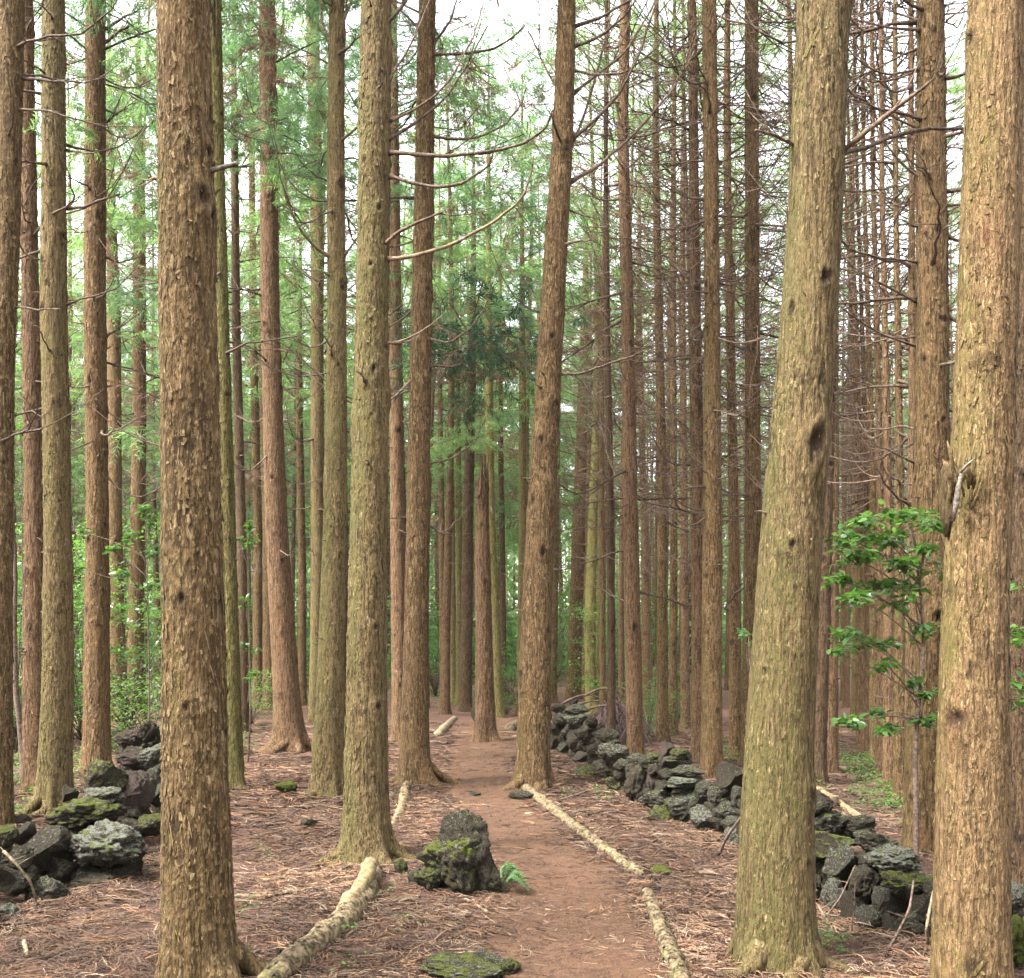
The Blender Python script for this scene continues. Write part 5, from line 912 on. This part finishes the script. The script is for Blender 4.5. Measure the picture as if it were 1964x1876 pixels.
BL = [(160,1330,19,1,1.25,'bright broad leaved bush behind the straight brown cedar'),(245,1340,20,0,1.5,'broad leaved bush around the knotty trunk left of the big flaky cedar'),(290,1380,16,2,.9,'low pale green bush on the rise above the left wall'),(110,1360,20,3,1.2,'tall thin bush between the olive cedar and the straight brown cedar'),
      (30,1360,17,3,1.3,'leafy bush behind the trunk at the left edge'),(45,1390,17,2,1.0,'low green bush at the foot of the rust coloured trunk'),(225,1290,26,3,1.7,'large pale bush farther behind the knotty trunk'),(480,1370,23,2,.9,'small green bush beside the thin dark trunk'),(-20,1350,19,1,1.5,'leafy bush cut by the left edge of the photo'),
      (560,1335,34,0,1.3,'bush between the flared reddish cedar and the dark splayed trunk'),(690,1330,34,2,1.3,'pale bush seen left of the mossy path cedar'),(835,1325,38,1,1.5,'bush behind the cedar with clawing roots'),(980,1325,33,2,1.4,'bright green bush at the end of the path left of the leaning cedar'),(970,1345,27,0,.7,'small dark bush beside the far path'),
      (1160,1330,27,3,1.0,'feathery grey green bush behind the brush pile'),(1190,1300,34,1,1.6,'dark green bush behind the slender bent trunk'),(1243,1395,20,2,.75,'green seedling clump right of the slender bent trunk'),(1300,1375,24,0,.8,'dark green bush among the slim trunks behind the wall'),(1165,1290,40,3,1.6,'tall greyish bush far behind the brush pile'),(1060,1300,45,1,1.8,'wide bush far behind the leaning cedar'),
      (400,1320,32,1,1.6,'bush far behind the big flaky cedar'),(330,1330,26,0,1.4,'bush hidden behind the big flaky cedar'),(780,1310,46,1,1.8,'far bush between the mossy cedar and the cedar with clawing roots'),(900,1305,50,2,2.0,'far pale bush behind the broken snag'),(640,1315,42,1,1.8,'far bush behind the olive brown cedar'),(80,1320,30,1,1.8,'far bush between rust and olive trunks')]
for (u, v, d, k, s, lab) in BL:
    x = (u - CU) / FP * d; root = tag(link('bush', None, None, (x, d, gnd(x, d))), lab, 'bush', 'bushes under the cedars'); link('foliage', BUSH[k], root, (0, 0, 0), (0, 0, random.random() * 6), s)

# broad leaved sapling between the two big cedars on the right: its leaves are parts
r = random.Random(21); g0 = G(1757, 1700); d0 = 7.3; base = Vector((P(1757, 1640, d0).x, d0, gnd(P(1757, 1640, d0).x, d0)))
sap = tag(link('broadleaf_sapling', None, None, base), 'young broad leaved sapling with glossy leaves between the two big right hand cedars', 'sapling')
b = MB(); p = resample([tuple(q - base) for q in [Vector((base.x, d0, base.z - .05)), P(1757, 1560, d0), P(1755, 1450, d0), P(1760, 1370, d0), P(1772, 1250, d0), P(1765, 1120, d0 + .05), P(1745, 1010, d0)]], 40); b.add(*tube(p, np.linspace(.024, .007, 40), 8, .1)); link('trunk', b.build('trunk', [M_TWIG]), sap)
def cluster(root, base, d, ells, nleaf, size, r, anchor):
    extra = []
    for (u, v, ru, rv, n, dz) in ells:
        dd = d + dz; tgt = P(u, v, dd) - base; b = MB(); a0 = Vector(anchor(u, v)) - base; mid = (a0 + tgt) / 2 + Vector((0, 0, .04)); q = resample([tuple(a0), tuple(mid), tuple(tgt)], 12); b.add(*tube(q, np.linspace(.007, .003, 12), 5))
        ends = []
        for _ in range(max(3, n // 9)):
            e = P(u + r.gauss(0, ru * .6), v + r.gauss(0, rv * .75), dd + r.gauss(0, .16)) - base; m = resample([tuple(tgt), tuple((tgt + e) / 2 + Vector((0, 0, .02))), tuple(e)], 6); b.add(*tube(m, np.linspace(.003, .0015, 6), 4)); ends.append(m)
        link('branch', b.build('branch', [M_BRANCH]), root)
        for k in range(n):
            m = r.choice(ends); c = Vector(m[r.randint(1, 5)]) + Vector((r.gauss(0, .02), r.gauss(0, .02), r.gauss(0, .012)))
            rot = (r.gauss(0, .45), r.gauss(.22, .3), r.random() * 6.283); s = size * r.uniform(.65, 1.25); mm = r.choices(LEAFM, [3, 3, 2, 2])[0]
            if cluster.left > 0: cluster.left -= 1; link('leaf', mm, root, c, rot, s)
            else: extra.append((c, rot, s))
    if extra:
        rr_ = np.random.default_rng(3); C = np.array([tuple(c) for c, _, _ in extra]); V, T = leaves_np(C, rr_, size); o = link('foliage', mesh('foliage', V, None, T, [M_LEAF], attrs={'tint': np.repeat(rr_.random(len(C)), 8)}), root); o['kind'] = 'stuff'
cluster.left = 300
ELM = 2.8
EL = [(1660,1000,45,10,46,-.1),(1740,992,50,12,50,.1),(1790,1010,30,12,30,0),(1625,1030,40,14,36,-.2),(1700,1035,60,14,60,.15),(1770,1050,40,12,34,0),(1640,1070,50,12,50,.1),(1730,1085,60,12,44,-.1),(1610,1110,30,12,26,0),(1690,1125,50,12,40,.1),(1640,1145,45,12,36,-.2),(1750,1130,30,10,22,0),(1720,1160,40,8,18,.1),
      (1620,1215,45,8,26,0),(1680,1235,50,9,30,.1),(1770,1210,30,8,16,0),(1600,1250,30,8,14,.1),(1700,1275,30,8,16,-.1),(1745,1310,20,8,12,0),(1640,1385,40,7,26,-.1),(1700,1400,50,6,26,.1),(1770,1385,30,8,22,0),(1780,1330,22,8,12,-.1),(1690,1370,40,6,12,.1)]
EL = [e[:4] + (int(e[4] * ELM), e[5]) for e in EL]
cluster(sap, base, d0, EL, 0, .072, r, lambda u, v: P(1765, min(1380, v + 90), d0))
cluster.left = 60
x = P(1975, 1500, 6.6); base = Vector((x.x, 6.6, gnd(x.x, 6.6))); sp3 = tag(link('broadleaf_sapling', None, None, base), 'leafy sapling reaching in from the right edge of the photo behind the pale tan cedar', 'sapling')
b = MB(); p = resample([(0, 0, -.05), (.02, 0, .8), (0, 0, 1.9)], 20); b.add(*tube(p, np.linspace(.02, .008, 20), 6)); link('trunk', b.build('trunk', [M_TWIG]), sp3)
cluster(sp3, base, 6.6, [(1950,1115,18,8,12,0),(1945,1205,20,14,22,0),(1955,1240,20,12,16,0),(1950,1320,20,16,24,0),(1940,1350,14,8,10,0)], 0, .085, r, lambda u, v: P(1972, v + 40, 6.6))
x = P(1436, 1480, 10.5); base = Vector((x.x, 10.5, gnd(x.x, 10.5))); sp4 = tag(link('broadleaf_sapling', None, None, base), 'thin seedling with a few leaves at the left side of the big olive cedar', 'sapling')
b = MB(); p = resample([(0, 0, -.05), (.02, 0, .8), (0, 0, 1.8)], 20); b.add(*tube(p, np.linspace(.012, .004, 20), 5)); link('trunk', b.build('trunk', [M_TWIG]), sp4)
cluster.left = 0
cluster(sp4, base, 10.5, [(1428,1218,16,12,26,0),(1442,1236,14,10,16,0)], 0, .075, r, lambda u, v: P(1436, 1290, 10.5))
# sprigs on the left (bright patches among the trunks)
for (u, v, d, lab, ells) in [(475,1440,15,'leafy seedling with a bright sprig in front of the thin dark trunk',[(475,1015,26,18,60,0),(485,1040,20,12,40,.2),(455,1035,20,14,30,0),(470,1150,14,10,14,0),(480,1250,16,30,30,0),(480,1300,16,20,30,0)]),
                         (280,1400,13.5,'tall leafy sapling just left of the big flaky cedar',[(275,975,30,14,60,0),(290,1000,26,12,50,.2),(250,1030,30,12,50,0),(215,1055,30,12,50,.3),(290,1060,24,12,40,0),(240,1100,40,12,60,-.2),(160,1020,18,24,50,.2),(150,1090,20,20,50,0),(290,1120,20,12,30,0)]),
                         (40,1460,14.5,'dark leafy sapling behind the trunk at the left edge of the photo',[(38,830,14,20,50,0),(42,880,16,24,60,.2),(36,950,14,20,40,0),(45,1010,14,20,40,.2)])]:
    x = P(u, v, d); base = Vector((x.x, d, gnd(x.x, d))); sr_ = tag(link('broadleaf_sapling', None, None, base), lab, 'sapling'); vt = min(e[1] for e in ells)
    b = MB(); p = resample([(0, 0, -.05), (.05, 0, .8), tuple(P(u, vt, d) - base)], 20); b.add(*tube(p, np.linspace(.018, .005, 20), 5)); link('trunk', b.build('trunk', [M_TWIG]), sr_)
    cluster(sr_, base, d, ells, 0, .085, r, lambda uu, vv, u=u, d=d: P(u, vv + 50, d))
# fern right of the boulder
fr = tag(link('fern', None, None, G(962, 1715)), 'small light green fern growing at the right side of the mossy boulder', 'fern'); fb = fr.location.copy()
for (u, v, dz) in [(1006,1694,-.12),(996,1676,0),(984,1664,.05),(1012,1702,-.05),(974,1668,-.05)]:
    t = np.linspace(0, 1, 14); e = P(u, v, fb.y + dz) - fb; p = np.outer(t, e); p[:, 2] += .10 * np.sin(t * math.pi); b = MB(); b.add(*tube(p, .0025, 3), tint=.3); dv = Vector(e); dv.z = 0; dv.normalize(); sd = np.array([-dv.y, dv.x, .25])
    for k in range(4, 14):
        for s_ in (-1, 1):
            l_ = .042 * math.sin((k - 2) / 12 * math.pi) + .015; q = p[k]; f = np.array(dv) * .013; V = np.array([q - f, q + sd * s_ * l_ * .6 - f * .6 + [0, 0, -.004], q + sd * s_ * l_ + f * 1.2 + [0, 0, -.012], q + sd * s_ * l_ * .6 + f * 1.2]); b.add(V, [[0, 1, 2, 3]], tint=.5 + .04 * k)
    link('frond', b.build('frond', [M_FERN]), fr)
# low plants nobody could count
b = MB(); r3 = np.random.default_rng(31)
for (u, v, du, dv_, n, s_) in [(900,1345,60,10,60,.07),(960,1330,50,14,80,.08),(250,1430,40,16,40,.06),(480,1350,30,20,50,.07),(440,1420,20,20,40,.06),(1245,1400,26,12,40,.07),(1290,1380,30,10,30,.07),(1400,1450,30,14,24,.06),(120,1470,40,20,40,.06),(40,1480,40,30,50,.06),(1690,1500,50,30,60,.05),(1650,1470,30,10,30,.05),(1720,1540,20,16,30,.05),(830,1330,40,8,40,.08),(345,1350,60,12,60,.08),(60,1560,40,10,16,.05),(1585,1830,10,6,8,.035),(700,1760,200,80,10,.03),(1150,1530,60,20,8,.04),(400,1330,60,8,60,.09),(600,1335,80,8,60,.08),(1165,1325,30,8,60,.08)]:
    for _ in range(n):
        uu, vv = r3.normal(u, du), r3.normal(v, dv_)
        if vv < HV + 45 or path_t(np.array([(uu - CU) / FP * CAMH * FP / (vv - HV)]), np.array([CAMH * FP / (vv - HV)]))[0] > .1: continue
        g = G(uu, vv); m = 14; C = np.array(g) + np.stack([r3.normal(0, s_ * 1.3, m), r3.normal(0, s_ * 1.3, m), np.abs(r3.normal(.08, s_ * 1.2, m))], 1); V, T = leaves_np(C, r3, s_ * .9); b.add(V, None, T, tint=np.repeat(r3.random(m), 8))
tag(link('ground_plants', b.build('ground_plants', [M_LEAFB])), 'small seedlings and ferns dotting the forest floor', 'undergrowth', None, 'stuff')
# brush pile: dead drooping fronds heaped behind the wall
bp = tag(link('brush_pile', None, None, G(1180, 1425)), 'heap of dead purple brown branches and drooping fronds behind the right stone wall', 'brush pile'); bb = bp.location.copy(); d = bb.y
b = MB(); n = 2600; C = []; 
for k in range(n):
    u = r3.normal(1178, 22); top = 1338 + abs(u - 1180) * .8; v = r3.uniform(top, 1420); q = P(u, v, d + r3.normal(0, .35)) - bb; m = np.linspace(0, 1, 4); l_ = r3.uniform(.15, .5); a = r3.normal(0, .7)
    p = np.array(q)[None] + np.stack([m * l_ * math.sin(a), m * l_ * r3.normal(0, .4), -m * m * l_ * .9], 1); w_ = .008; V = np.stack([p - [w_, 0, 0], p + [w_, 0, 0]], 1).reshape(-1, 3); V[-2:] = p[-1]; b.add(V, [[0, 1, 3, 2], [2, 3, 5, 4], [4, 5, 7, 6]], tint=np.tile(np.array([.12, .08, .072]) * r3.uniform(.5, 1.5), (8, 1)))
link('fronds', b.build('fronds', [M_LITTER]), bp)['kind'] = 'stuff'
for px in [[(1078,1350),(1100,1338),(1126,1331),(1150,1338),(1168,1352)], [(1108,1351),(1130,1345),(1158,1344)], [(1120,1335),(1150,1320),(1180,1322),(1205,1340)], [(1140,1380),(1170,1360),(1200,1352)], [(1130,1400),(1160,1370),(1185,1362)], [(1125,1360),(1160,1352),(1195,1368)]]:
    b2 = MB(); b2.add(*tube(resample([tuple(P(u, v, d - .4) - bb) for u, v in px], 16), np.linspace(.026, .010, 16), 5, .1)); link('branch', b2.build('branch', [M_TWIG]), bp)
